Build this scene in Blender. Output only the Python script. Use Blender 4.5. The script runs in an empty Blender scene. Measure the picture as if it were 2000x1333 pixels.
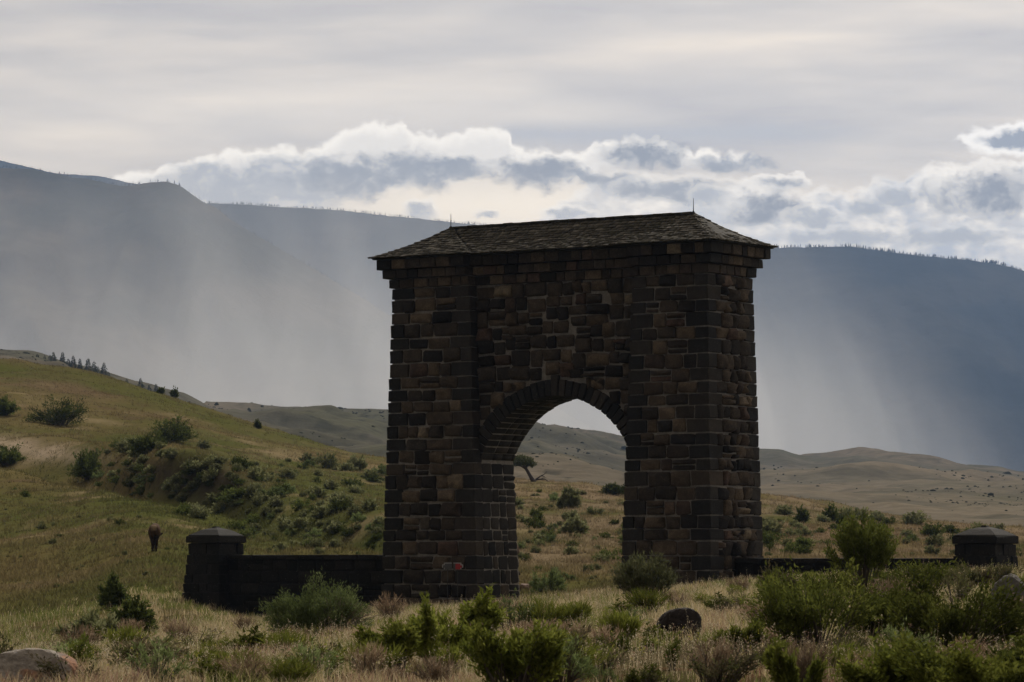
import bpy, bmesh, math, random
import numpy as np
from mathutils import Vector, Matrix

random.seed(7)
RNG = np.random.default_rng(11)
SC = bpy.context.scene
COL = SC.collection

# ------------------------------------------------------------------ camera, sky, sun, exposure
F = 7200.0                      # focal length in pixels of a 2000 px wide frame
EYE = 2.6
PITCH = math.atan(421.5 / F)
cam = bpy.data.cameras.new("camera")
cam.lens = F / 2000.0 * 36.0
cam.sensor_width = 36.0
cam.clip_start = 0.5
cam.clip_end = 60000.0
cam.dof.use_dof = True
cam.dof.focus_distance = 155.0
cam.dof.aperture_fstop = 8.0
camo = bpy.data.objects.new("camera", cam)
camo.location = (0, 0, EYE)
camo.rotation_euler = (math.pi / 2 + PITCH, 0, 0)
COL.objects.link(camo)
SC.camera = camo

SUN_EL, SUN_AZ = math.radians(40.0), math.radians(14.0)      # azimuth to the right of straight ahead
SUN_DIR = Vector((math.cos(SUN_EL) * math.sin(SUN_AZ), math.cos(SUN_EL) * math.cos(SUN_AZ), math.sin(SUN_EL)))
sun = bpy.data.lights.new("sun", 'SUN')
sun.energy = 4.8
sun.angle = math.radians(0.6)
sun.color = (1.0, 0.93, 0.82)
suno = bpy.data.objects.new("sun", sun)
suno.rotation_euler = SUN_DIR.to_track_quat('Z', 'Y').to_euler()
suno.location = (0, 0, 50)
COL.objects.link(suno)

SC.view_settings.view_transform = 'Standard'
SC.view_settings.look = 'None'
SC.view_settings.gamma = 1.0
SC.view_settings.use_curve_mapping = False
SC.view_settings.exposure = -1.0
SC.cycles.volume_bounces = 1
SC.cycles.max_bounces = 6
SC.cycles.use_denoising = True
SC.cycles.use_adaptive_sampling = True

SKY_K = 1.30            # radiance of a sky that shows as linear 0.5 at exposure -1


class NT:
    """small helper to write shader graphs as expressions"""
    def __init__(s, tree):
        s.t = tree
        s.n = tree.nodes
        s.l = tree.links

    def node(s, typ, **kw):
        n = s.n.new(typ)
        for k, v in kw.items():
            setattr(n, k, v)
        return n

    def put(s, sock, v):
        if isinstance(v, bpy.types.NodeSocket):
            s.l.new(v, sock)
        else:
            sock.default_value = v

    def m(s, op, a, b=0.0, c=None, clamp=False):
        n = s.node('ShaderNodeMath', operation=op, use_clamp=clamp)
        s.put(n.inputs[0], a)
        s.put(n.inputs[1], b)
        if c is not None:
            s.put(n.inputs[2], c)
        return n.outputs[0]

    def add(s, a, b): return s.m('ADD', a, b)
    def sub(s, a, b): return s.m('SUBTRACT', a, b)
    def mul(s, a, b): return s.m('MULTIPLY', a, b)
    def mad(s, a, b, c): return s.m('MULTIPLY_ADD', a, b, c)

    def bumps(s, x, scale, seed):
        """rounded bumps 0..1 along one axis, like the tops of a row of cumulus"""
        n = s.node('ShaderNodeTexVoronoi', voronoi_dimensions='1D', feature='F1')
        s.put(n.inputs['W'], s.mad(x, scale, seed))
        n.inputs['Scale'].default_value = 1.0
        n.inputs['Randomness'].default_value = 0.9
        d = n.outputs['Distance']
        q = s.m('SUBTRACT', 1.0, s.mul(s.mul(d, d), 3.0), clamp=True)
        return s.m('SQRT', q)

    def smooth(s, v, lo, hi, a=0.0, b=1.0):
        n = s.node('ShaderNodeMapRange', interpolation_type='SMOOTHSTEP')
        for i, x in enumerate((v, lo, hi, a, b)):
            s.put(n.inputs[i], x)
        return n.outputs[0]

    def vec(s, x, y, z=0.0):
        n = s.node('ShaderNodeCombineXYZ')
        s.put(n.inputs[0], x); s.put(n.inputs[1], y); s.put(n.inputs[2], z)
        return n.outputs[0]

    def noise(s, v, scale, detail=4.0, rough=0.55, dist=0.0, out=0):
        n = s.node('ShaderNodeTexNoise')
        if v is not None:
            s.l.new(v, n.inputs['Vector'])
        n.inputs['Scale'].default_value = scale
        n.inputs['Detail'].default_value = detail
        n.inputs['Roughness'].default_value = rough
        n.inputs['Distortion'].default_value = dist
        return n.outputs[out]

    def mix(s, fac, a, b, blend='MIX'):
        n = s.node('ShaderNodeMix', data_type='RGBA', blend_type=blend, clamp_factor=True)
        s.put(n.inputs[0], fac)
        for sock, v in ((n.inputs[6], a), (n.inputs[7], b)):
            if isinstance(v, (tuple, list)) and len(v) == 3:
                v = (*v, 1.0)
            s.put(sock, v)
        return n.outputs[2]

    def curve(s, v, pts, x0, x1, y0, y1):
        """a function of v through pts, given in plain units"""
        n = s.node('ShaderNodeFloatCurve')
        c = n.mapping.curves[0]
        n.mapping.use_clip = False
        P = [((x - x0) / (x1 - x0), (y - y0) / (y1 - y0)) for x, y in pts]
        c.points[0].location = P[0]
        c.points[1].location = P[-1]
        for q in P[1:-1]:
            c.points.new(*q)
        for q in c.points:
            q.handle_type = 'AUTO_CLAMPED'
        n.mapping.update()
        t = s.m('MULTIPLY_ADD', v, 1.0 / (x1 - x0), -x0 / (x1 - x0), clamp=True)
        s.put(n.inputs['Value'], t)
        n.inputs['Factor'].default_value = 1.0
        return s.mad(n.outputs[0], y1 - y0, y0)

    def ramp(s, v, stops, interp='LINEAR'):
        n = s.node('ShaderNodeValToRGB')
        n.color_ramp.interpolation = interp
        e = n.color_ramp.elements
        while len(e) < len(stops):
            e.new(0.5)
        for q, (p, c) in zip(e, stops):
            q.position = p
            q.color = (*c, 1.0)
        s.put(n.inputs[0], v)
        return n.outputs[0]


def lin(r, g, b):
    """what shows as these 0-255 values on screen, as sky radiance at the exposure set above"""
    f = lambda c: (c / 255 / 12.92 if c / 255 <= 0.04045 else ((c / 255 + 0.055) / 1.055) ** 2.4) * 2.0
    return (f(r), f(g), f(b))


def build_world():
    w = bpy.data.worlds.new("World")
    SC.world = w
    w.use_nodes = True
    nt = w.node_tree
    nt.nodes.clear()
    g = NT(nt)
    out = g.node('ShaderNodeOutputWorld')
    bg = g.node('ShaderNodeBackground')
    nt.links.new(bg.outputs[0], out.inputs[0])
    sky = g.node('ShaderNodeTexSky', sky_type='NISHITA')
    sky.sun_disc = False
    sky.sun_elevation = SUN_EL
    sky.sun_rotation = SUN_AZ
    sky.altitude = 1600
    sky.dust_density = 2.0
    tc = g.node('ShaderNodeTexCoord')
    sep = g.node('ShaderNodeSeparateXYZ')
    nt.links.new(tc.outputs['Generated'], sep.inputs[0])
    x, y, z = sep.outputs
    az = g.m('ARCTAN2', x, y)
    el = g.m('ARCSINE', z)
    # angles counted in units of 1/7200 rad; X grows to the right, Y downwards (1088 is the horizon)
    X = g.mad(az, 7200.0, 1000.0)
    Y = g.mad(el, -7200.0, 1088.0)
    # high overcast: long soft streaks, brighter towards the sun
    sv = g.vec(g.mul(X, 0.0006), g.mul(g.mad(X, 0.05, Y), 0.0034), 0.0)
    st = g.noise(sv, 1.3, 6.0, 0.5, 0.35)
    sv2 = g.vec(g.mul(X, 0.0016), g.mul(g.mad(X, -0.03, Y), 0.011), 3.0)
    st2 = g.noise(sv2, 1.6, 5.0, 0.55, 0.3)
    streak = g.mad(st2, 0.3, g.mul(st, 0.7))
    base = g.ramp(streak, [(0.33, lin(172, 168, 168)), (0.45, lin(193, 187, 181)), (0.55, lin(212, 203, 192)), (0.66, lin(232, 220, 203))])
    dot = g.node('ShaderNodeVectorMath', operation='DOT_PRODUCT')
    nt.links.new(tc.outputs['Generated'], dot.inputs[0])
    dot.inputs[1].default_value = SUN_DIR
    near = g.m('POWER', g.mad(dot.outputs['Value'], 0.5, 0.5, ), 2.2)     # 1 at the sun, 0 opposite
    # at ~35 deg from the sun (the view) the factor is 1
    gain = g.mad(near, 1.13, 0.055)
    cloudy = g.mix(1.0, base, g.mix(1.0, (1, 1, 1), gain, 'MULTIPLY'), 'MULTIPLY')
    # thin overcast lets some blue through
    skyc = g.mix(0.965, g.mix(1.0, sky.outputs[0], (0.1, 0.1, 0.1), 'MULTIPLY'), cloudy)

    # domain warps for the cumulus
    pv = g.vec(g.mul(X, 0.001), g.mul(Y, 0.001), 0.0)

    def warp(scale, detail, rough, amp, seed):
        pvs = g.vec(g.mad(X, 0.001, seed), g.mul(Y, 0.0012), seed)
        n = g.node('ShaderNodeTexNoise')
        nt.links.new(pvs, n.inputs['Vector'])
        n.inputs['Scale'].default_value = scale
        n.inputs['Detail'].default_value = detail
        n.inputs['Roughness'].default_value = rough
        s = g.node('ShaderNodeSeparateColor')
        nt.links.new(n.outputs['Color'], s.inputs[0])
        return g.mul(g.sub(s.outputs[0], 0.5), amp), g.mul(g.sub(s.outputs[1], 0.5), amp)
    wx, wy = warp(13.0, 5.0, 0.60, 52.0, 2.0)
    Xw, Yw = g.add(X, wx), g.add(Y, wy)
    lump = g.noise(g.vec(g.mul(X, 0.001), g.mul(Y, 0.0013), 5.0), 30.0, 4.0, 0.6)
    lump2 = g.noise(g.vec(g.mul(X, 0.001), g.mul(Y, 0.0012), 7.0), 75.0, 3.0, 0.6)
    Yw = g.mad(g.sub(lump, 0.5), 22.0, g.mad(g.sub(lump2, 0.5), 9.0, Yw))

    white = lin(244, 239, 230)
    soft = lin(220, 216, 210)
    # warm bright gap under the bank
    gx = g.m('POWER', g.mul(g.sub(X, 960), 1 / 480.0), 2.0)
    gy = g.m('POWER', g.mul(g.sub(Y, 405), 1 / 75.0), 2.0)
    glow = g.m('EXPONENT', g.mul(g.add(gx, gy), -1.0))
    skyc = g.mix(g.mul(glow, 0.9), skyc, lin(244, 232, 212))
    # brighter veil above the bank
    gx = g.m('POWER', g.mul(g.sub(X, 700), 1 / 600.0), 2.0)
    gy = g.m('POWER', g.mul(g.sub(Y, 215), 1 / 60.0), 2.0)
    skyc = g.mix(g.mul(g.m('EXPONENT', g.mul(g.add(gx, gy), -1.0)), 0.35), skyc, lin(234, 226, 214))
    # grey-blue bar of stratus to the right of the tall puffs
    bx = g.mul(g.smooth(Xw, 940, 1010), g.smooth(Xw, 1750, 1500))
    by = g.m('EXPONENT', g.mul(g.m('POWER', g.mul(g.sub(g.mad(wy, 0.35, Y), 264), 1 / 20.0), 2.0), -1.0))
    skyc = g.mix(g.mul(g.mul(bx, by), 0.85), skyc, lin(172, 172, 175))
    # low bank near the horizon gets bluer
    hz = g.mul(g.smooth(g.mad(wy, 1.2, Y), 400, 520), g.smooth(X, 1000, 1500))
    skyc = g.mix(g.mul(hz, 0.75), skyc, lin(164, 171, 184))

    # --- cumulus low on the right (bank B): puffs on puffs
    TB = g.curve(Xw, [(600, 500), (980, 470), (1040, 425), (1070, 405), (1120, 388), (1150, 362), (1200, 348), (1300, 362), (1400, 366), (1470, 360),
                      (1520, 368), (1570, 385), (1610, 375), (1680, 384), (1710, 358), (1760, 352), (1800, 330), (1840, 338), (1865, 352),
                      (1890, 340), (1950, 344), (2000, 316), (2100, 300), (2400, 345), (3000, 335)], 600, 3000, 200, 520)
    puff = g.noise(g.vec(g.mad(wx, 0.0006, g.mul(X, 0.001)), g.mad(wy, 0.0006, g.mul(Y, 0.0016)), 9.0), 10.5, 6.0, 0.58)
    puff2 = g.noise(g.vec(g.mad(wx, 0.0006, g.mul(X, 0.001)), g.mad(wy, 0.0006, g.mul(Y, 0.0014)), 19.0), 22.0, 5.0, 0.55)
    bill = g.mad(g.bumps(Xw, 1 / 92.0, 3.7), 0.7, g.mul(g.bumps(Xw, 1 / 31.0, 8.1), 0.3))
    dB = g.sub(Yw, g.add(g.add(TB, 10.0), g.mul(bill, -22.0)))
    aB = g.smooth(dB, 0.0, 18.0)
    body = g.ramp(g.mad(puff, 0.55, g.mul(puff2, 0.45)), [(0.38, lin(160, 166, 178)), (0.47, lin(186, 187, 190)), (0.54, lin(212, 208, 203)), (0.62, lin(236, 230, 221))])
    colB = g.mix(g.mul(g.smooth(dB, 26.0, 4.0), 0.8), body, lin(236, 231, 223))
    fadeB = g.mul(g.mul(aB, g.smooth(puff2, 0.30, 0.50, 0.55, 0.95)), g.smooth(Yw, 545, 465, 0.45, 1.0))
    skyc = g.mix(fadeB, skyc, colB)

    rag = g.noise(g.vec(g.mad(wx, 0.0008, g.mul(X, 0.001)), g.mad(wy, 0.0008, g.mul(Y, 0.0013)), 3.0), 20.0, 6.0, 0.62)

    def blob(cx, cy, rx, ry, col, rim=0.4, a=0.95):
        """one thick lump of cloud: grey body, bright upper rim, ragged soft base"""
        nonlocal skyc
        ex = g.mul(g.sub(Xw, cx), 1.0 / rx)
        ey = g.mul(g.sub(Yw, cy), 1.0 / ry)
        q = g.add(g.mul(ex, ex), g.mul(ey, ey))
        q = g.mad(g.sub(rag, 0.5), 3.2, q)
        if rim:
            ey2 = g.mul(g.sub(Yw, cy - ry * 0.32), 1.0 / (ry * 1.15))
            q2 = g.mad(g.sub(rag, 0.5), 2.0, g.add(g.mul(ex, g.mul(ex, 0.72)), g.mul(ey2, ey2)))
            skyc = g.mix(g.mul(g.smooth(q2, 1.35, 0.75), rim), skyc, lin(238, 233, 225))
        skyc = g.mix(g.mul(g.smooth(q, 1.6, -0.1), a), skyc, col)

    G1, G2, G3 = lin(120, 123, 131), lin(134, 137, 144), lin(160, 162, 167)
    for bb in ((1215, 362, 52, 20, G2), (1330, 378, 115, 24, G2), (1400, 392, 50, 18, G3), (1525, 362, 52, 12, G2, 0.75), (1500, 412, 84, 33, G1), (1590, 432, 60, 18, G3, 0.4), (1690, 410, 40, 22, G3),
               (1760, 392, 60, 18, G3), (1838, 378, 52, 36, G2, 0.75), (1930, 382, 98, 44, G1, 0.75), (2050, 372, 70, 40, G2), (1640, 468, 120, 16, G3, 0.2), (1850, 465, 120, 18, G3, 0.2),
               (822, 413, 34, 15, G3, 0.5), (945, 419, 22, 8, G3, 0.3), (1110, 418, 50, 12, G3, 0.5)):
        blob(*bb)

    # --- main bank A: white sunlit rim, grey-blue core
    xa = (150, 1560)
    TA = g.curve(Xw, [(150, 372), (220, 345), (260, 332), (350, 318), (430, 302), (540, 292), (600, 288), (655, 264), (690, 243), (730, 236), (775, 238),
                      (815, 262), (850, 262), (890, 254), (950, 252), (985, 250), (1000, 284), (1100, 290), (1160, 278), (1210, 268), (1250, 264), (1300, 272),
                      (1340, 288), (1400, 292), (1470, 306), (1500, 326), (1560, 372)], *xa, 200, 460)
    BA = g.curve(Xw, [(150, 374), (260, 385), (330, 430), (420, 440), (600, 415), (700, 385), (800, 372), (880, 360), (940, 346), (1000, 358), (1080, 370), (1150, 362),
                      (1200, 340), (1300, 336), (1400, 338), (1480, 338), (1520, 333), (1560, 372)], *xa, 200, 460)
    TA = g.add(TA, g.mul(g.mad(g.bumps(Xw, 1 / 46.0, 12.4), 0.65, g.mul(g.bumps(Xw, 1 / 19.0, 2.9), 0.35)), -11.0))
    TA = g.add(g.mad(g.sub(lump2, 0.5), 10.0, TA), 7.0)
    aA = g.mul(g.smooth(g.sub(Yw, TA), 0.0, 15.0), g.smooth(g.sub(BA, Yw), -6.0, 24.0))
    wcol = g.mix(g.smooth(g.sub(Yw, TA), 4.0, 40.0), white, soft)
    skyc = g.mix(aA, skyc, wcol)
    for bb in ((390, 368, 90, 44, G3), (480, 378, 100, 44, G3), (575, 366, 115, 58, G3), (680, 348, 110, 42, G2), (795, 334, 110, 38, G2), (890, 330, 76, 24, G2), (1050, 337, 96, 32, G1), (1145, 347, 56, 15, G2),
               (1255, 307, 84, 33, G1), (1425, 322, 80, 17, G2)):
        blob(*bb[:5], rim=0.0, a=0.92)

    # --- cloud C at the right edge
    TC = g.curve(Xw, [(1800, 300), (1850, 286), (1880, 268), (1930, 252), (2000, 240), (2100, 234), (2300, 262), (2400, 300)], 1800, 2400, 200, 320)
    BC = g.curve(Xw, [(1800, 300), (1850, 292), (1900, 308), (2000, 314), (2100, 312), (2300, 308), (2400, 300)], 1800, 2400, 200, 320)
    aC = g.mul(g.smooth(g.sub(Yw, TC), 0.0, 12.0), g.smooth(g.sub(BC, Yw), 0.0, 14.0))
    kx = g.smooth(Xw, 1885, 1940)
    coreC = g.mul(kx, g.mul(g.smooth(g.sub(Yw, TC), 14.0, 28.0), g.smooth(g.sub(BC, Yw), 14.0, 26.0)))
    colC = g.mix(coreC, lin(240, 237, 232), lin(136, 140, 149))
    skyc = g.mix(g.mul(aC, 0.95), skyc, colC)

    # ground half of the sphere: dull earth, never seen
    skyc = g.mix(g.smooth(z, -0.01, -0.05), skyc, (0.08, 0.075, 0.06))
    fin = g.mix(1.0, skyc, (10.5, 10.0, 9.25), 'MULTIPLY')
    nt.links.new(fin, bg.inputs['Color'])
    bg.inputs['Strength'].default_value = 0.1 * SKY_K


build_world()


# ------------------------------------------------------------------ geometry helpers
def ray(px, py):
    cx = (px - 1000.0) / F
    cz = (666.5 - py) / F
    cp, sp = math.cos(PITCH), math.sin(PITCH)
    return cx, cp - cz * sp, sp + cz * cp


def zrel(py, d):
    """height above the eye of what shows at image row py at distance d (numpy ok)"""
    cz = (666.5 - py) / F
    cp, sp = math.cos(PITCH), math.sin(PITCH)
    return d * (sp + cz * cp) / (cp - cz * sp)


def xat(px, py, d):
    c = ray(px, py)
    return c[0] * d / c[1]


def pt(px, py, d):
    c = ray(px, py)
    return Vector((c[0] * d / c[1], d, EYE + c[2] * d / c[1]))


_perm = RNG.permutation(512)
_perm = np.concatenate([_perm, _perm, _perm])
_ang = RNG.random(512) * 2 * np.pi
_gx, _gy = np.cos(_ang), np.sin(_ang)


def perlin(x, y):
    xi, yi = np.floor(x).astype(int), np.floor(y).astype(int)
    xf, yf = x - xi, y - yi
    u, v = xf * xf * xf * (xf * (xf * 6 - 15) + 10), yf * yf * yf * (yf * (yf * 6 - 15) + 10)
    def gr(ix, iy, fx, fy):
        h = _perm[_perm[ix & 511] + (iy & 511)]
        return _gx[h] * fx + _gy[h] * fy
    a, b = gr(xi, yi, xf, yf), gr(xi + 1, yi, xf - 1, yf)
    c, d = gr(xi, yi + 1, xf, yf - 1), gr(xi + 1, yi + 1, xf - 1, yf - 1)
    return (a + u * (b - a)) + v * ((c + u * (d - c)) - (a + u * (b - a)))


def fbm(x, y, octv=4, gain=0.5):
    s, a, t = 0.0, 1.0, 0.0
    for i in range(octv):
        s = s + a * perlin(x * 2 ** i + 17.3 * i, y * 2 ** i - 9.1 * i)
        t += a
        a *= gain
    return s / t * 1.6


def ridged(x, y, octv=4):
    s, a, t = 0.0, 1.0, 0.0
    for i in range(octv):
        s = s + a * (1 - np.abs(perlin(x * 2 ** i + 5.1 * i, y * 2 ** i + 3.7 * i)) * 2.2)
        t += a
        a *= 0.5
    return s / t


def sstep(a, b, x):
    t = np.clip((x - a) / (b - a), 0, 1)
    return t * t * (3 - 2 * t)


def mk(name, V, faces, mat=None, parent=None, smooth=True, colors=None, link=True):
    """one mesh object from numpy arrays; faces is a list of (n,3) / (n,4) index arrays"""
    me = bpy.data.meshes.new(name)
    V = np.asarray(V, dtype=np.float32)
    me.vertices.add(len(V))
    me.vertices.foreach_set("co", V.ravel())
    faces = [np.asarray(f, dtype=np.int32) for f in faces if len(f)]
    loops = np.concatenate([f.ravel() for f in faces])
    tot = np.concatenate([np.full(len(f), f.shape[1], np.int32) for f in faces])
    start = np.concatenate([[0], np.cumsum(tot)[:-1]]).astype(np.int32)
    me.loops.add(len(loops))
    me.loops.foreach_set("vertex_index", loops)
    me.polygons.add(len(tot))
    me.polygons.foreach_set("loop_start", start)
    me.polygons.foreach_set("loop_total", tot)
    if smooth:
        me.polygons.foreach_set("use_smooth", np.ones(len(tot), bool))
    if colors is not None:
        ca = me.color_attributes.new("tint", 'FLOAT_COLOR', 'POINT')
        c4 = np.ones((len(V), 4), np.float32)
        c4[:, :3] = colors
        ca.data.foreach_set("color", c4.ravel())
    me.update(calc_edges=True)
    me.validate()
    if mat is not None:
        me.materials.append(mat)
    if not link:
        return me
    return put(name, me, parent)


def put(name, me, parent=None, loc=None, M=None):
    o = bpy.data.objects.new(name, me)
    COL.objects.link(o)
    if parent is not None:
        o.parent = parent
    if M is not None:
        o.matrix_basis = M
    elif loc is not None:
        o.location = loc
    return o


def bm_obj(name, bm, mat, parent=None, smooth=False, link=True):
    me = bpy.data.meshes.new(name)
    bm.to_mesh(me)
    bm.free()
    if smooth:
        for p in me.polygons:
            p.use_smooth = True
    if mat:
        me.materials.append(mat)
    return put(name, me, parent) if link else me


def thing(name, label, cat, loc=(0, 0, 0), rz=0.0, group=None, rx=0.0, ry=0.0, scale=None):
    o = bpy.data.objects.new(name, None)
    o.empty_display_size = 0.3
    COL.objects.link(o)
    o.location = loc
    o.rotation_euler = (rx, ry, rz)
    if scale is not None:
        o.scale = scale
    tag(o, label, cat, group)
    return o


def tag(o, label, cat, group=None):
    o['label'] = label
    o['category'] = cat
    if group:
        o['group'] = group
    return o


def kind(o, k):
    o['kind'] = k
    return o


def grid_faces(nr, nc):
    i = np.arange((nr - 1) * nc).reshape(nr - 1, nc)[:, :-1].ravel()
    return np.stack([i, i + 1, i + nc + 1, i + nc], 1)


# ------------------------------------------------------------------ materials
def new_mat(name):
    m = bpy.data.materials.new(name)
    m.use_nodes = True
    nt = m.node_tree
    nt.nodes.clear()
    g = NT(nt)
    out = g.node('ShaderNodeOutputMaterial')
    return m, g, out


def stone_mat(name, stops, bump=0.6, dark=0.55, spec=0.2, scale=1.0, stain=None):
    m, g, out = new_mat(name)
    b = g.node('ShaderNodeBsdfPrincipled')
    g.l.new(b.outputs[0], out.inputs[0])
    oi = g.node('ShaderNodeObjectInfo')
    ge = g.node('ShaderNodeNewGeometry')
    rnd = g.m('FRACT', g.add(oi.outputs['Random'], ge.outputs['Random Per Island']), 0.0)
    tc = g.node('ShaderNodeTexCoord')
    pos = ge.outputs['Position']
    n1 = g.noise(pos, 3.0 * scale, 5.0, 0.6)
    n2 = g.noise(pos, 14.0 * scale, 5.0, 0.65)
    n3 = g.noise(pos, 50.0 * scale, 3.0, 0.6)
    col = g.ramp(rnd, stops)
    k = g.mad(n1, 0.5, g.mul(n2, 0.5))
    col = g.mix(g.smooth(k, 0.44, 0.60), g.mix(1.0, col, (dark, dark, dark * 1.02), 'MULTIPLY'), col)
    lich = g.smooth(n2, 0.60, 0.72)
    col = g.mix(g.mul(lich, 0.45), col, (0.17, 0.155, 0.12))
    if stain:
        sn = g.noise(pos, 1.6, 4.0, 0.6, 0.4)
        col = g.mix(g.mul(g.smooth(sn, 0.50, 0.62), 0.85), col, stain)
    g.l.new(col, b.inputs['Base Color'])
    b.inputs['Roughness'].default_value = 0.85
    b.inputs['Specular IOR Level'].default_value = spec
    bp = g.node('ShaderNodeBump')
    bp.inputs['Strength'].default_value = bump
    bp.inputs['Distance'].default_value = 0.05
    g.l.new(g.mad(n3, 0.3, n2), bp.inputs['Height'])
    g.l.new(bp.outputs[0], b.inputs['Normal'])
    return m


BASALT = [(0.0, (0.020, 0.017, 0.015)), (0.2, (0.058, 0.046, 0.035)), (0.36, (0.130, 0.097, 0.066)), (0.50, (0.030, 0.025, 0.021)), (0.62, (0.098, 0.073, 0.051)),
          (0.74, (0.185, 0.138, 0.090)), (0.84, (0.066, 0.052, 0.040)), (0.92, (0.140, 0.088, 0.064)), (0.97, (0.280, 0.225, 0.155)), (1.0, (0.032, 0.029, 0.028))]
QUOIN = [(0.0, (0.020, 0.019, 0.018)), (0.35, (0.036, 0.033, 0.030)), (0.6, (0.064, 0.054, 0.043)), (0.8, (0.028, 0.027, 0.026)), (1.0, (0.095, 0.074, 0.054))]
M_STONE = stone_mat("basalt", BASALT)
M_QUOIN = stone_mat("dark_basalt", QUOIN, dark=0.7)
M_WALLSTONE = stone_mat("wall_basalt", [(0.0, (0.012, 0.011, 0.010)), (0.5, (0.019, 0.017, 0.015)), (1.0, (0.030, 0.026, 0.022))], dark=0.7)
M_MORTAR = stone_mat("mortar", [(0.0, (0.34, 0.31, 0.27)), (1.0, (0.34, 0.31, 0.27))], bump=0.3, dark=0.65)
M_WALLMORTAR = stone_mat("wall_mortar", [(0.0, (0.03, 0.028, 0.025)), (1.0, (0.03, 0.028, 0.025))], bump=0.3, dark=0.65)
M_SHINGLE = stone_mat("weathered_shingle", [(0.0, (0.07, 0.062, 0.046)), (0.35, (0.115, 0.10, 0.075)), (0.6, (0.085, 0.08, 0.055)), (0.85, (0.15, 0.13, 0.10)), (1.0, (0.21, 0.19, 0.15))], bump=0.5)
M_ROOFCORE = stone_mat("roof_deck", [(0.0, (0.05, 0.045, 0.036)), (1.0, (0.05, 0.045, 0.036))])
M_BOULDER_PALE = stone_mat("pale_granite", [(0.0, (0.42, 0.37, 0.32)), (1.0, (0.44, 0.39, 0.335))], bump=1.0, dark=0.6, stain=(0.42, 0.19, 0.09))
M_BOULDER_DARK = stone_mat("dark_boulder", [(0.0, (0.032, 0.025, 0.023)), (1.0, (0.04, 0.03, 0.027))], bump=0.8, dark=0.7)
M_BOULDER_GREY = stone_mat("grey_boulder", [(0.0, (0.17, 0.16, 0.15)), (1.0, (0.18, 0.165, 0.155))], bump=0.8, dark=0.7)
M_ROCK_PINK = stone_mat("pink_rock", [(0.0, (0.22, 0.15, 0.125)), (1.0, (0.27, 0.19, 0.15))], bump=0.6, dark=0.75)


def tint_mat(name, translucent=0.35, rough_var=0.35, scale=3.0, bump=0.0, spec=0.05):
    """colour from the mesh's own tint, with a little noise; light also passes through thin leaves"""
    m, g, out = new_mat(name)
    at = g.node('ShaderNodeAttribute', attribute_name="tint")
    ge = g.node('ShaderNodeNewGeometry')
    n = g.noise(ge.outputs['Position'], scale, 4.0, 0.6)
    oi = g.node('ShaderNodeObjectInfo')
    v = g.mad(g.sub(n, 0.5), rough_var * 2, 1.0)
    v = g.mul(v, g.mad(oi.outputs['Random'], 0.7, 0.65))
    col = g.mix(1.0, at.outputs['Color'], g.vec(v, v, v), 'MULTIPLY')
    d = g.node('ShaderNodeBsdfDiffuse')
    g.l.new(col, d.inputs['Color'])
    if translucent > 0:
        t = g.node('ShaderNodeBsdfTranslucent')
        g.l.new(col, t.inputs['Color'])
        mx = g.node('ShaderNodeMixShader')
        mx.inputs[0].default_value = translucent
        g.l.new(d.outputs[0], mx.inputs[1])
        g.l.new(t.outputs[0], mx.inputs[2])
        g.l.new(mx.outputs[0], out.inputs[0])
    else:
        g.l.new(d.outputs[0], out.inputs[0])
    if bump:
        bp = g.node('ShaderNodeBump')
        bp.inputs['Strength'].default_value = 1.0
        bp.inputs['Distance'].default_value = bump
        g.l.new(g.noise(ge.outputs['Position'], scale * 1.5, 6.0, 0.65), bp.inputs['Height'])
        g.l.new(bp.outputs[0], d.inputs['Normal'])
    return m


def plain_mat(name, col, rough=0.7, metal=0.0, var=0.25, scale=6.0):
    m, g, out = new_mat(name)
    b = g.node('ShaderNodeBsdfPrincipled')
    ge = g.node('ShaderNodeNewGeometry')
    n = g.noise(ge.outputs['Position'], scale, 4.0, 0.6)
    v = g.mad(g.sub(n, 0.5), var * 2, 1.0)
    g.l.new(g.mix(1.0, (*col, 1.0), g.vec(v, v, v), 'MULTIPLY'), b.inputs['Base Color'])
    b.inputs['Roughness'].default_value = rough
    b.inputs['Metallic'].default_value = metal
    g.l.new(b.outputs[0], out.inputs[0])
    return m


M_LEAF = tint_mat("leaves", 0.48, 0.2, 8.0)
M_GRASS = tint_mat("grass_blades", 0.48, 0.2, 2.0)
M_STEM = plain_mat("woody_stems", (0.10, 0.08, 0.06), 0.9)
M_PALESTEM = plain_mat("pale_dry_stems", (0.26, 0.21, 0.15), 0.9)
M_BARK = plain_mat("bark", (0.07, 0.052, 0.042), 0.9)
M_ROD = plain_mat("rod_metal", (0.05, 0.05, 0.05), 0.5, 0.6)

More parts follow.
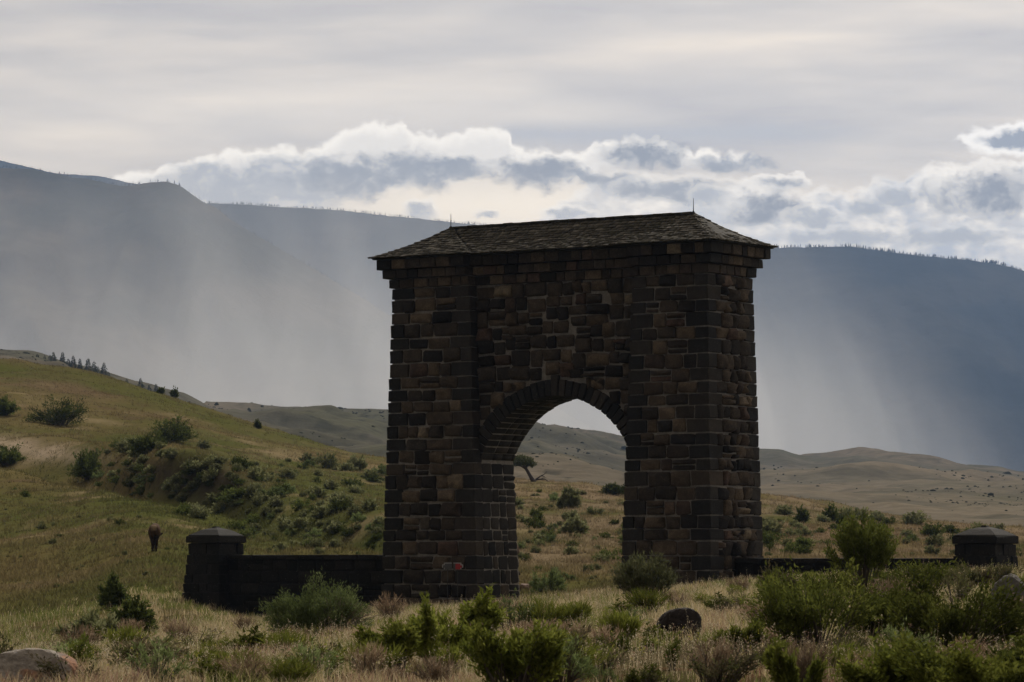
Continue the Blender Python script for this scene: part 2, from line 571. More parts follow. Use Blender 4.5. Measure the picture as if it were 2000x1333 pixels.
# ------------------------------------------------------------------ terrain
PXC = np.array([0, 150, 300, 500, 740, 1000, 1250, 1490, 1750, 2000], float)
PROF = [
    [(20, 1640), (45, 1342), (80, 1272), (95, 1260), (110, 1248), (140, 1215), (170, 1180), (200, 1135), (250, 1050), (300, 965), (360, 880), (430, 800), (500, 740), (560, 706), (620, 712), (760, 790)],
    [(20, 1640), (45, 1340), (80, 1264), (95, 1251), (110, 1239), (140, 1205), (170, 1160), (200, 1112), (250, 1030), (300, 955), (360, 885), (430, 815), (500, 755), (560, 721), (620, 730), (760, 810)],
    [(20, 1640), (45, 1338), (80, 1252), (100, 1228), (115, 1215), (140, 1190), (165, 1130), (188, 1079), (250, 1005), (300, 950), (360, 890), (430, 830), (490, 785), (540, 764), (600, 775), (760, 860)],
    [(20, 1640), (45, 1336), (80, 1235), (100, 1208), (122, 1192), (145, 1195), (165, 1190), (200, 1120), (250, 1030), (300, 975), (360, 920), (430, 870), (500, 837), (530, 835), (600, 860), (760, 940)],
    [(20, 1640), (45, 1334), (80, 1213), (100, 1182), (125, 1168), (150, 1168), (180, 1150), (210, 1090), (250, 1035), (300, 990), (360, 950), (430, 914), (500, 900), (560, 915), (760, 1000)],
    [(20, 1640), (45, 1333), (80, 1205), (100, 1176), (125, 1160), (150, 1164), (175, 1152), (210, 1108), (250, 1060), (300, 1010), (360, 970), (420, 945), (470, 939), (540, 960), (760, 1020)],
    [(20, 1640), (45, 1333), (80, 1195), (100, 1164), (130, 1146), (150, 1148), (175, 1137), (210, 1100), (250, 1062), (300, 1020), (360, 985), (420, 964), (450, 962), (520, 980), (760, 1035)],
    [(20, 1640), (45, 1332), (80, 1184), (100, 1150), (128, 1128), (150, 1130), (175, 1122), (210, 1102), (250, 1070), (300, 1030), (360, 995), (410, 972), (440, 969), (520, 985), (760, 1045)],
    [(20, 1640), (45, 1330), (80, 1174), (100, 1137), (128, 1114), (150, 1118), (175, 1112), (210, 1102), (250, 1082), (300, 1055), (350, 1030), (400, 1014), (430, 1012), (500, 1025), (760, 1060)],
    [(20, 1640), (45, 1330), (80, 1166), (100, 1130), (125, 1108), (150, 1112), (175, 1107), (210, 1100), (250, 1087), (300, 1068), (350, 1050), (400, 1042), (430, 1040), (500, 1050), (760, 1068)],
]
DG = np.arange(20, 762, 2.0)
PG = np.arange(-800, 2801, 20.0)


def smooth1(a, n, axis):
    k = np.hanning(n + 2)[1:-1]
    k /= k.sum()
    pad = [(0, 0), (0, 0)]
    pad[axis] = (n // 2, n // 2)
    b = np.pad(a, pad, mode='edge')
    return np.apply_along_axis(lambda v: np.convolve(v, k, mode='valid'), axis, b)


_zc = np.stack([zrel(np.interp(DG, [p[0] for p in pr], [p[1] for p in pr]), DG) for pr in PROF])   # columns x distance
_zc = smooth1(_zc, 9, 1)
ZG = np.stack([np.interp(PG, PXC, _zc[:, j]) for j in range(len(DG))], 1)
ZG = smooth1(ZG, 9, 0)
# a gully winding down the hillside
_yg = np.interp(PG, [-200, 0, 170, 300, 420, 560, 740, 900], [870, 893, 926, 965, 988, 1022, 1062, 1090])
_dgl = []
for i, p in enumerate(PG):
    z = ZG[i]
    dd = DG[DG > 170]
    target = zrel(_yg[i], dd)
    k = np.argmax(z[DG > 170] > target)
    _dgl.append(dd[k] if k > 0 else 210)
_dgl = smooth1(np.array(_dgl, float)[:, None], 7, 0)[:, 0]
_gm = sstep(950, 760, PG)
ZG = ZG - 2.0 * np.exp(-((DG[None, :] - _dgl[:, None]) / 13.0) ** 2) * _gm[:, None]
ZG = ZG + 0.9 * np.exp(-((DG[None, :] - _dgl[:, None] - 32) / 16.0) ** 2) * _gm[:, None]
# a cut bank on the far side of the gully, steep towards the camera
_bw = np.exp(-((PG - 370) / 120.0) ** 2)
_bd = DG[None, :] - _dgl[:, None] - 16
ZG = ZG + 3.1 * _bw[:, None] * np.where(_bd < 0, sstep(-6, 0, _bd), np.exp(-(_bd / 34.0) ** 2))


def gz(x, y):
    """height of the ground sheet, numpy arrays"""
    x = np.asarray(x, float)
    y = np.asarray(y, float)
    yy = np.clip(y, 20, 758)
    px = np.clip(1000 + F * x / np.maximum(yy, 20), PG[0], PG[-1] - 1)
    fi = (px - PG[0]) / 20.0
    fj = (yy - DG[0]) / 2.0
    i, j = fi.astype(int), fj.astype(int)
    i = np.clip(i, 0, len(PG) - 2)
    j = np.clip(j, 0, len(DG) - 2)
    a, b = fi - i, fj - j
    z = (ZG[i, j] * (1 - a) + ZG[i + 1, j] * a) * (1 - b) + (ZG[i, j + 1] * (1 - a) + ZG[i + 1, j + 1] * a) * b
    far = sstep(165, 230, yy)
    z = z + fbm(x / 4.0, y / 4.0, 3) * 0.07 * (1 - far) + far * (fbm(x / 22.0, y / 30.0, 4) * 0.9 + (ridged(x / 16.0 + y / 50.0, y / 34.0, 3) - 0.5) * 0.7 + fbm(x / 5.0, y / 6.0, 3) * 0.18)
    z = z - (0.22 + 0.34 * sstep(1500, 700, px)) * sstep(192, 172, yy) * sstep(60, 105, yy)
    return z + EYE


def depth_at(px, py):
    """distance at which the ground first shows at this image position"""
    d = np.arange(30, 740, 0.5)
    x = (px - 1000.0) / F * d
    z = gz(x, d) - EYE
    v = z - zrel(py, d)
    k = np.argmax(v >= 0)
    return float(d[k]) if v.max() >= 0 else 400.0


def on_ground(px, py):
    d = depth_at(px, py)
    x = xat(px, py, d)
    return Vector((x, d, float(gz(x, d))))


def ground_color(x, y, px):
    """plant cover of the ground by place: green turf, dry grass, bare soil"""
    a = fbm(x / 38.0, y / 60.0, 4)
    b = fbm(x / 9.0 + 40, y / 13.0, 4)
    c = fbm(x / 2.6, y / 4.0 + 9, 3)
    green = np.array([0.078, 0.084, 0.026])
    olive = np.array([0.122, 0.100, 0.042])
    straw = np.array([0.22, 0.175, 0.10])
    soil = np.array([0.105, 0.066, 0.044])
    t1 = sstep(-0.35, 0.35, a + 0.5 * b)[:, None]
    col = green * (1 - t1) + olive * t1
    t2 = sstep(0.15, 0.6, b + 0.45 * c)[:, None]
    col = col * (1 - 0.75 * t2) + straw * 0.75 * t2
    t3 = sstep(0.25, 0.6, -b + 0.4 * a)[:, None] * 0.6
    col = col * (1 - t3) + soil * t3
    return col


def ground_paint(x, yy, z, px, col):
    """zones of plant cover and bare soil laid over the general mix"""
    yi = 1088 - F * (z - EYE) / np.maximum(yy, 20)
    far = sstep(165, 210, yy)
    # dry, russet upper slope of the left hill; green rim along its crest
    up = sstep(880, 760, yi) * sstep(700, 300, px) * far
    k = (up * sstep(-0.25, 0.3, fbm(x / 20.0, yy / 40.0 + 3, 3)))[:, None]
    col = col * (1 - 0.8 * k) + np.array([0.140, 0.096, 0.058]) * 0.8 * k
    k = (sstep(25, 5, np.abs(yi - np.interp(px, [0, 150, 300, 500, 740], [716, 732, 776, 846, 910]))) * sstep(620, 420, px) * far)[:, None]
    col = col * (1 - 0.7 * k) + np.array([0.075, 0.082, 0.022]) * 0.7 * k
    # pale dry bank in the upper left, and dry ridge running to the gate
    k = (np.exp(-((px - 60) / 120.0) ** 2 - ((yi - 868 - 0.16 * px) / 16.0) ** 2) * far)[:, None]
    k = np.clip(k * (1.15 + 1.3 * fbm(x / 4, yy / 9, 3))[:, None], 0, 0.95)
    col = col * (1 - k) + np.array([0.33, 0.265, 0.19]) * k
    k = (np.exp(-((yi - np.interp(px, [380, 560, 740, 1000], [855, 890, 918, 950])) / 20.0) ** 2) * sstep(300, 560, px) * far)[:, None]
    k = k * sstep(-0.3, 0.4, fbm(x / 7, yy / 15 + 8, 3))[:, None]
    col = col * (1 - 0.75 * k) + np.array([0.22, 0.17, 0.10]) * 0.75 * k
    # dark earth of the cut bank above the gully
    k = (np.exp(-((px - 375) / 100.0) ** 2 - ((yi - 938 - 0.12 * (px - 375)) / 34.0) ** 2) * far)[:, None]
    k = np.clip(k * 1.5, 0, 0.92)
    col = col * (1 - k) + np.array([0.044, 0.034, 0.024]) * k
    # sandy slope behind the arch and right of it
    k = (sstep(900, 1000, px) * sstep(180, 230, yy) * sstep(-0.45, 0.2, fbm(x / 6, yy / 12 + 5, 4)))[:, None]
    col = col * (1 - 0.75 * k) + np.array([0.20, 0.150, 0.10]) * 0.75 * k
    k = (np.exp(-((px - 1650) / 160.0) ** 2 - ((yi - 1040) / 18.0) ** 2) * far)[:, None]
    col = col * (1 - 0.5 * k) + np.array([0.15, 0.09, 0.055]) * 0.5 * k
    k = (sstep(165, 140, yy) * 0.75)[:, None]
    col = col * (1 - k) + np.array([0.052, 0.040, 0.024]) * k
    # red soil near the camera
    k = (sstep(62, 46, yy) * sstep(700, 1300, px) * sstep(-0.2, 0.3, fbm(x / 1.3, yy / 2.0, 3)))[:, None]
    col = col * (1 - 0.7 * k) + np.array([0.10, 0.05, 0.03]) * 0.7 * k
    return col


def build_ground():
    ny, nx = 470, 380
    y = np.concatenate([[-60, -20, 8, 20, 30], 38 * (770 / 38.0) ** np.linspace(0, 1, ny - 5)])
    hw = np.maximum(34, 0.235 * y + 14)
    s = np.linspace(-1, 1, nx)
    X = hw[:, None] * s[None, :]
    Y = np.repeat(y[:, None], nx, 1)
    x, yy = X.ravel(), Y.ravel()
    z = gz(x, yy)
    px = 1000 + F * x / np.maximum(yy, 20)
    col = ground_color(x, yy, px)
    col = ground_paint(x, yy, z, px, col)
    m = tint_mat("ground_cover", 0.0, 0.45, 2.2, bump=0.12)
    o = mk("ground", np.stack([x, yy, z], 1), [grid_faces(ny, nx)], m, colors=col)
    kind(o, 'structure')


build_ground()

# rolling hills and the dry plain beyond
HPX = [-900, 0, 60, 110, 200, 300, 345, 410, 520, 640, 755, 900, 1030, 1120, 1210, 1350, 1450, 1490, 1525, 1560, 1610, 1680, 1740, 1800, 1870, 1950, 2000, 2060, 2900]
HSK = [640, 684, 690, 704, 736, 766, 776, 793, 800, 807, 808, 815, 832, 847, 858, 880, 893, 891, 886, 895, 892, 888, 904, 911, 916, 917, 934, 938, 930]
HD_SK = [1500, 1500, 1500, 1500, 1550, 1600, 1650, 1900, 2000, 2000, 2000, 2000, 2100, 2200, 2300, 2600, 2800, 2800, 2800, 2800, 2800, 2800, 2800, 2800, 2800, 2800, 2800, 2800, 2800]
HNEAR = [860, 860, 850, 850, 860, 880, 890, 900, 920, 940, 955, 965, 965, 975, 985, 1000, 1010, 1012, 1015, 1017, 1020, 1024, 1026, 1028, 1030, 1034, 1036, 1038, 1040]
HMID = [760, 760, 762, 770, 790, 815, 825, 835, 850, 862, 870, 890, 905, 915, 925, 938, 941, 941, 941, 941, 941, 941, 941, 944, 946, 948, 950, 952, 950]


def hill_base(px, d):
    sk = np.interp(px, HPX, HSK)
    ds = np.interp(px, HPX, HD_SK)
    nr = np.interp(px, HPX, HNEAR)
    md = np.interp(px, HPX, HMID)
    z0 = zrel(np.full_like(px, 1120.0), 470.0)
    z1 = zrel(nr, 720.0)
    dm = 720 + 0.62 * (ds - 720)
    z2 = zrel(md, dm)
    z3 = zrel(sk, ds)
    t = d
    z = np.where(t < 720, z0 + (z1 - z0) * sstep(470, 720, t),
        np.where(t < dm, z1 + (z2 - z1) * np.clip((t - 720) / (dm - 720), 0, 1),
        np.where(t < ds, z2 + (z3 - z2) * (np.clip((t - dm) / (ds - dm), 0, 1) ** 0.8),
                 z3 - 0.13 * (t - ds))))
    return z, dm, ds


def build_hills():
    ny, nx = 330, 430
    y = 470 * (4200 / 470.0) ** np.linspace(0, 1, ny)
    hw = 0.26 * y
    s = np.linspace(-1, 1, nx)
    X = (hw[:, None] * s[None, :]).ravel()
    Y = np.repeat(y[:, None], nx, 1).ravel()
    px = 1000 + F * X / Y
    z, dm, ds = hill_base(px, Y)
    edge = sstep(560, 900, Y)
    damp = 1 - 0.75 * np.exp(-((Y - ds) / 200.0) ** 2)
    left = sstep(1500, 1250, px)
    rid = ridged(X / 210.0 + Y / 900.0, Y / 420.0, 4)
    z = z + edge * damp * (rid - 0.55) * (9.0 + 17.0 * left)
    # lines of bluffs with steep near faces
    bl = 0
    for (dist, amp, sd, lo) in ((2320, 12.0, 2.0, 1380), (2560, 7.0, 21.0, 1300), (1650, 8.0, 33.0, 600), (1350, 7.0, 44.0, 300), (1980, 5.0, 55.0, 500)):
        c = dist + 150 * fbm(X / 170.0 + sd, Y * 0 + sd, 3)
        dy = Y - c
        f = np.where(dy < 0, np.exp(-(dy / 55.0) ** 2), np.exp(-(dy / 230.0) ** 2))
        bl = bl + f * amp * np.clip(0.35 + 1.1 * fbm(X / 120.0 + sd * 3, Y / 2500.0, 3), 0, 1.3) * sstep(lo - 80, lo + 80, px)
    z = z + bl
    z = z + edge * fbm(X / 45.0, Y / 90.0, 4) * 2.6
    a = fbm(X / 150.0, Y / 330.0, 4)
    b = fbm(X / 22.0 + 3, Y / 70.0, 4)
    c = fbm(X / 7.0 + 8, Y / 20.0, 3)
    tan = np.array([0.235, 0.200, 0.150])
    grey = np.array([0.165, 0.156, 0.120])
    green = np.array([0.130, 0.132, 0.078])
    t = sstep(-0.3, 0.35, a + 0.4 * b)[:, None]
    col = tan * t + grey * (1 - t)
    t = (sstep(0.1, 0.5, -a + 0.5 * b))[:, None] * 0.6
    col = col * (1 - t) + green * t
    t = (sstep(0.22, 0.5, c + 0.6 * b))[:, None] * 0.7 * (0.35 + 0.65 * left[:, None])
    col = col * (1 - t) + np.array([0.055, 0.058, 0.045]) * t
    t = (sstep(-0.05, 0.4, fbm(X / 230.0 + 5, Y / 75.0, 4)) * 0.6)[:, None]
    col = col * (1 - t) + np.array([0.125, 0.120, 0.085]) * t
    # plain on the right stays pale and dry
    t = (sstep(1380, 1520, px) * sstep(2150, 1900, Y) * 0.42 * (0.4 + sstep(-0.2, 0.35, fbm(X / 190.0 + 50, Y / 90.0, 4))))[:, None]
    col = col * (1 - t) + np.array([0.31, 0.26, 0.185]) * t
    # shade of the steep near bluff faces, painted into the hill colour by slope
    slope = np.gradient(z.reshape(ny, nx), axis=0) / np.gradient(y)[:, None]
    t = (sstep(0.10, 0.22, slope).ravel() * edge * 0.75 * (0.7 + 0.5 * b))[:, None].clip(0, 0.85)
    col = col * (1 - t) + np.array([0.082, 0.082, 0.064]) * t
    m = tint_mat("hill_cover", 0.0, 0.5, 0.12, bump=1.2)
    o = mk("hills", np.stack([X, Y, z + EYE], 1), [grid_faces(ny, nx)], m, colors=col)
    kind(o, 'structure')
    # brush and low trees too far off to tell apart
    n = 26000
    rng = np.random.default_rng(3)
    d = 620 * (2300 / 620.0) ** rng.random(n)
    qx = rng.uniform(-150, 2150, n)
    x = (qx - 1000) / F * d
    cl = fbm(x / 60.0 + 11, d / 160.0, 3) + 0.35 * fbm(x / 14.0, d / 40.0, 2)
    keep = rng.random(n) < np.clip((cl - 0.02) * 1.6, 0.012, 0.9) * np.where(qx > 1400, 0.7, 1.0)
    x, d = x[keep], d[keep]
    n = len(x)
    fi, fj = (np.clip(x / (0.26 * d), -1, 1) + 1) / 2 * (nx - 1), np.log(d / 470) / np.log(4200 / 470.0) * (ny - 1)
    Zg = z.reshape(ny, nx)
    i0, j0 = np.clip(fi.astype(int), 0, nx - 2), np.clip(fj.astype(int), 0, ny - 2)
    a_, b_ = fi - i0, fj - j0
    zz = (Zg[j0, i0] * (1 - a_) + Zg[j0, i0 + 1] * a_) * (1 - b_) + (Zg[j0 + 1, i0] * (1 - a_) + Zg[j0 + 1, i0 + 1] * a_) * b_
    hh = rng.uniform(0.3, 0.8, n) * np.where(rng.random(n) < 0.04, 1.8, 1.0) * np.clip(d / 1500, 0.6, 1.4)
    V, f = domes(np.stack([x, d, zz + EYE - 0.15], 1), hh, hh * rng.uniform(0.6, 1.4, n), 6)
    cc = np.array([0.060, 0.062, 0.040]) * rng.uniform(0.6, 1.5, (n, 1))
    kind(mk("brush", V, f, tint_mat("brush_leaves", 0.2, 0.2, 0.3), colors=np.repeat(cc, 13, 0), smooth=True), 'stuff')


def domes(P, H, R, n=6):
    """many small rounded bushes as one mesh"""
    k = len(P)
    ang = np.linspace(0, 2 * np.pi, n, endpoint=False)
    ring = np.stack([np.cos(ang), np.sin(ang), np.zeros(n)], 1)
    V = np.zeros((k, 2 * n + 1, 3))
    V[:, :n] = P[:, None, :] + ring[None] * R[:, None, None] * RNG.uniform(0.7, 1.2, (k, n, 1))
    V[:, n:2 * n] = P[:, None, :] + ring[None] * (R * 0.75)[:, None, None] * RNG.uniform(0.6, 1.3, (k, n, 1)) + np.array([0, 0, 1.0]) * (H * 0.65)[:, None, None] * RNG.uniform(0.7, 1.25, (k, n, 1))
    V[:, 2 * n] = P + np.stack([np.zeros(k), np.zeros(k), H], 1)
    i = (np.arange(k) * (2 * n + 1))[:, None]
    q = np.arange(n)
    q2 = (q + 1) % n
    f1 = np.stack([i + q, i + q2, i + q2 + n, i + q + n], 2).reshape(-1, 4)
    f2 = np.stack([i + q + n, i + q2 + n, np.repeat(i + 2 * n, n, 1)], 2).reshape(-1, 3)
    return V.reshape(-1, 3), [f1, f2]


def cones(P, H, R, n=5):
    """many small tree tips as one mesh: P (k,3), H, R (k,)"""
    k = len(P)
    ang = np.linspace(0, 2 * np.pi, n, endpoint=False)
    ring = np.stack([np.cos(ang), np.sin(ang), np.zeros(n)], 1)
    V = np.zeros((k, n + 1, 3))
    V[:, :n] = P[:, None, :] + ring[None] * R[:, None, None] * RNG.uniform(0.6, 1.3, (k, n, 1))
    V[:, n] = P + np.stack([np.zeros(k), np.zeros(k), H], 1)
    i = (np.arange(k) * (n + 1))[:, None]
    f = np.stack([np.stack([i[:, 0] + q, i[:, 0] + (q + 1) % n, i[:, 0] + n], 1) for q in range(n)], 1).reshape(-1, 3)
    return V.reshape(-1, 3), f


build_hills()


# mountains: crest polyline in view angles, each built at its own distance
def mountain(crest, d, run, rise_bot, p0, p1, col_a, col_b, seed, gully=70.0, trees=300, tree_h=(7, 14), jag=3.0):
    nx, nt = 420, 70
    px = np.linspace(p0, p1, nx)
    cy = np.interp(px, [c[0] for c in crest], [c[1] for c in crest])
    cy = smooth1(cy[:, None], 7, 0)[:, 0] + fbm(px / 26.0 + seed, px * 0 + seed, 4) * jag
    zt = zrel(cy, d)
    x = (px - 1000) / F * d
    T = np.linspace(0, 1, nt)
    X = np.repeat(x[None, :], nt, 0)
    tt = np.repeat(T[:, None], nx, 1)
    body = np.clip(tt / 0.8, 0, 1)
    back = np.clip((tt - 0.8) / 0.2, 0, 1)
    Y = d - run * (1 - body) + back * run * 0.6
    prof = body ** 1.15
    Z = rise_bot + (zt[None, :] - rise_bot) * prof * (1 - 0.55 * back)
    n = ridged(X / 420.0 + seed, body * 1.4 + X / 2000.0, 4) - 0.5
    fade = (1 - np.exp(-((1 - body) / 0.16) ** 2)) * (1 - back) * np.clip(body * 4, 0, 1)
    Y = Y - n * gully * 3.0 * fade
    Z = Z + n * gully * 0.8 * fade
    a = fbm(X / 240.0 + seed, Z / 120.0, 4)
    t = sstep(-0.25, 0.35, a)[..., None]
    C = np.array(col_a) * t + np.array(col_b) * (1 - t)
    m = tint_mat("mountain_cover", 0.0, 0.4, 0.02, bump=6.0)
    o = mk("mountain", np.stack([X.ravel(), Y.ravel(), Z.ravel() + EYE], 1), [grid_faces(nt, nx)], m, colors=C.reshape(-1, 3))
    kind(o, 'structure')
    if trees:
        q = np.sort(RNG.uniform(0, nx - 1, trees))
        xi = np.interp(q, np.arange(nx), x)
        zi = np.interp(q, np.arange(nx), zt) + EYE - 3
        P = np.stack([xi, np.full(trees, d) + RNG.uniform(-25, 5, trees), zi], 1)
        H = RNG.uniform(tree_h[0], tree_h[1], trees) * np.clip(0.55 + 0.9 * fbm(xi / 60.0, xi * 0 + 4.0, 2) + 0.4, 0.25, 1.4)
        V, f = cones(P, H + 3, H * 0.22)
        mm = tint_mat("far_forest", 0.0, 0.3, 0.05)
        fo = mk("forest", V, [f], mm, colors=np.tile(np.array(col_b) * 0.8, (len(V), 1)), smooth=False)
        kind(fo, 'stuff')


FOREST = (0.040, 0.042, 0.034)
MEADOW = (0.085, 0.074, 0.058)
mountain([(-900, 240), (-300, 270), (0, 312), (30, 320), (110, 338), (190, 342), (260, 357), (320, 372), (500, 470), (900, 560)], 9800, 1800, 250, -900, 900, (0.10, 0.095, 0.085), FOREST, 3.1, trees=60, tree_h=(3, 5), jag=2.0)
mountain([(-900, 330), (-300, 300), (-60, 318), (0, 327), (50, 326), (130, 343), (190, 352), (245, 363), (275, 357), (310, 351), (335, 355), (360, 368), (385, 388), (420, 402), (450, 428), (500, 458), (560, 492),
          (640, 540), (720, 590), (820, 650), (1000, 750), (1150, 830)], 6200, 1700, 20, -900, 1150, MEADOW, FOREST, 9.4, trees=420, tree_h=(1.5, 4), jag=3.0)
mountain([(200, 420), (400, 395), (440, 396), (600, 405), (680, 411), (760, 420), (860, 430), (930, 437), (1000, 446), (1100, 462), (1300, 500), (1500, 560)], 8600, 2000, 60, 250, 1500, MEADOW, FOREST, 5.5, trees=800, tree_h=(2, 4), jag=2.0)
mountain([(1100, 520), (1300, 500), (1420, 487), (1500, 483), (1600, 481), (1660, 480), (1720, 488), (1760, 494), (1840, 502), (1900, 508), (1950, 514), (2000, 527), (2100, 540), (2500, 560), (2900, 600)],
         8000, 2400, 40, 1080, 2900, (0.040, 0.042, 0.042), (0.020, 0.025, 0.030), 14.2, trees=1500, tree_h=(2, 6), jag=2.0, gully=55.0)

# ------------------------------------------------------------------ haze and the rain shower hanging before the mountains
def volume_mat(name, density, col, aniso):
    m, g, out = new_mat(name)
    v = g.node('ShaderNodeVolumePrincipled')
    v.inputs['Color'].default_value = (*col, 1)
    v.inputs['Density'].default_value = density
    v.inputs['Anisotropy'].default_value = aniso
    g.l.new(v.outputs[0], out.inputs['Volume'])
    return m


def build_haze():
    bm = bmesh.new()
    bmesh.ops.create_cube(bm, size=1.0)
    lo, hi = Vector((-3600, -400, -120)), Vector((3600, 11600, 1330))
    for v in bm.verts:
        v.co = Vector([lo[i] + (v.co[i] + 0.5) * (hi[i] - lo[i]) for i in range(3)])
    o = bm_obj("haze", bm, volume_mat("haze_air", 0.000036, (0.42, 0.62, 1.0), 0.58))
    kind(o, 'stuff')


build_haze()


def rain(name, pts, d, thick, density, top_fade, p0, p1, y_top, y_bot):
    """a body of falling rain: a closed skin whose thickness runs out softly to its sides and top"""
    nx, nz = 110, 40
    px = np.linspace(p0, p1, nx)
    py = np.linspace(y_bot, y_top, nz)
    PX, PY = np.meshgrid(px, py)
    Tk = thick(PX, PY)
    Tk[:, 0] = Tk[:, -1] = Tk[-1, :] = 0
    front = np.stack([(PX - 1000) / F * d, np.full_like(PX, d) - Tk / 2, zrel(PY, d) + EYE], -1).reshape(-1, 3)
    backv = front.copy()
    backv[:, 1] += Tk.ravel() + 0.5
    n = nx * nz
    f = grid_faces(nz, nx)
    fb = f[:, ::-1] + n
    rim = list(range(nx)) + [i * nx + nx - 1 for i in range(1, nz)] + [(nz - 1) * nx + j for j in range(nx - 2, -1, -1)] + [i * nx for i in range(nz - 2, 0, -1)]
    rim = np.array(rim)
    nxt = np.roll(rim, -1)
    fr = np.stack([rim, rim + n, nxt + n, nxt], 1)
    o = mk(name, np.concatenate([front, backv]), [f, fb, fr], volume_mat("rain_air", density, (0.975, 0.975, 0.98), 0.58), smooth=False)
    bm = bmesh.new()
    bm.from_mesh(o.data)
    bmesh.ops.recalc_face_normals(bm, faces=bm.faces)
    bm.to_mesh(o.data)
    bm.free()
    kind(o, 'stuff')
    return o


def shower_thickness(px, py):
    up = (0.20 + 0.10 * sstep(900, 300, px)) * sstep(290, 430, py) + 0.72 * sstep(400, 860, py) ** 1.1
    # left flank thins out slowly, right flank follows a slanting shaft
    left = 0.55 + 0.45 * sstep(-100, 700, px)
    edge = 1560 + (py - 600) * 0.75
    right = sstep(290, -400, px - edge)
    streak = 1 + 0.34 * perlin(px / 60.0 - py / 220.0, py / 900.0) + 0.34 * perlin(px / 130.0 + 3 - py / 400.0, py / 900.0)
    return 1500.0 * up * left * right * streak


rain("rain_shower", None, 4550.0, shower_thickness, 0.00064, None, -640, 2200, 295, 985)


# ------------------------------------------------------------------ the stone arch
E0 = Vector((xat(727, 503, 157.3), 157.3))           # front left eave corner in plan
TH = math.radians(34.6)
UV = Vector((math.cos(TH), -math.sin(TH)))           # along the front, to the right
VV = Vector((math.sin(TH), math.cos(TH)))            # through the arch, away from the camera
UL, VL = 17.07, 4.8                                  # eave rectangle
ZB = EYE - 2.9                                       # arch foot (below the ground line)
ARCH_HEAD = (E0.x, E0.y, ZB)
ZS = 2.9 + 11.45                                     # top of the shaft, local
ZE = 2.9 + 12.68                                     # underside of the eaves, local
CR = random.Random(5)


def inset(z):
    return 0.70 - 0.36 * (ZS - min(z, ZS)) / ZS


def uli(z):        # inner edge of the left pier
    return 5.28 - 0.70 * min(z, ZS) / ZS


def uri(z):        # inner edge of the right pier
    return 12.42 + 0.45 * min(z, ZS) / ZS


UC = 8.80
ZSPR = 2.9 + 4.12
ARC_A, ARC_H = 3.82, 2.58
ARC_R = (ARC_A ** 2 + ARC_H ** 2) / (2 * ARC_H)
ARC_Z = ZSPR + ARC_H - ARC_R
RING = 0.64
VBACK = 3.45                                         # back plane of the passage


def cwall(z):      # front plane of the recessed centre wall
    return inset(z) + 0.48


def stone_template(seed, sharp=1.0):
    """rock-faced block: x, z in -.5...5, y from -.5 (bed) to about 1 (face)"""
    r = random.Random(seed)
    out = []
    cw, ch = 0.04 + 0.07 * r.random(), 0.06 + 0.11 * r.random()
    base = [(-.5 + cw, -.5), (.5 - cw, -.5), (.5, -.5 + ch), (.5, .5 - ch), (.5 - cw, .5), (-.5 + cw, .5), (-.5, .5 - ch), (-.5, -.5 + ch)]
    base = [(x + r.uniform(-.035, .035) * sharp, z + r.uniform(-.05, .05) * sharp) for x, z in base]
    V = [(x, -.6, z) for x, z in base]
    V += [(x, .30 + r.uniform(-.1, .1), z) for x, z in base]
    V += [(x * .84 + r.uniform(-.07, .07), .85 + r.uniform(-.55, .5), z * .80 + r.uniform(-.09, .09)) for x, z in base]
    V += [(r.uniform(-.2, .2), 1.0 + r.uniform(-.4, .4), r.uniform(-.18, .18))]
    q = [(i, i + 8, (i + 1) % 8 + 8, (i + 1) % 8) for i in range(8)] + [(i + 8, i + 16, (i + 1) % 8 + 16, (i + 1) % 8 + 8) for i in range(8)]
    t = [(16 + i, 24, 16 + (i + 1) % 8) for i in range(8)]
    return np.array(V), np.array(q), np.array(t)


def quoin_template(seed):
    """roughly squared block -.5...5 on all axes, edges knocked off"""
    r = random.Random(seed)
    bm = bmesh.new()
    bmesh.ops.create_cube(bm, size=1.0)
    bmesh.ops.bevel(bm, geom=list(bm.edges), offset=0.045, segments=1, affect='EDGES')
    for v in bm.verts:
        v.co += Vector((r.uniform(-.035, .035), r.uniform(-.035, .035), r.uniform(-.035, .035)))
    bmesh.ops.recalc_face_normals(bm, faces=bm.faces)
    return bm


TPL = [stone_template(100 + i) for i in range(14)]
TPL_ME = [mk("stone", V, [q, t], M_STONE, smooth=False, link=False) for V, q, t in TPL]
TPL_WALL = [mk("wall_stone", V, [q, t], M_WALLSTONE, smooth=False, link=False) for V, q, t in TPL]
TPL_CORBEL = [mk("corbel_stone", V, [q, t], M_STONE, smooth=False, link=False) for V, q, t in TPL[:8]]
QBM = [bm_obj("quoin", quoin_template(200 + i), M_QUOIN, link=False) for i in range(8)]
QWALL = [bm_obj("wall_quoin", quoin_template(220 + i), M_WALLSTONE, link=False) for i in range(6)]


class Joined:
    def __init__(s):
        s.V, s.q, s.t, s.n = [], [], [], 0

    def add(s, M, tpl):
        V, q, t = tpl
        A = np.array(M)
        W = V @ A[:3, :3].T + A[:3, 3]
        s.V.append(W); s.q.append(q + s.n); s.t.append(t + s.n)
        s.n += len(V)

    def build(s, name, mat, parent):
        o = mk(name, np.concatenate(s.V), [np.concatenate(s.q), np.concatenate(s.t)], mat, parent, smooth=False)
        return kind(o, 'stuff')


def face_matrix(c, du, n, w, h, d, up):
    M = Matrix.Identity(4)
    for i in range(3):
        M[i][0] = du[i] * w
        M[i][1] = n[i] * d
        M[i][2] = up[i] * h
        M[i][3] = c[i]
    return M


def courses(z0, z1, lo, hi, r):
    z = [z0]
    while z[-1] < z1 - lo * 0.6:
        z.append(z[-1] + r.uniform(lo, hi))
    k = (z1 - z0) / (z[-1] - z0)
    return [z0 + (q - z0) * k for q in z]


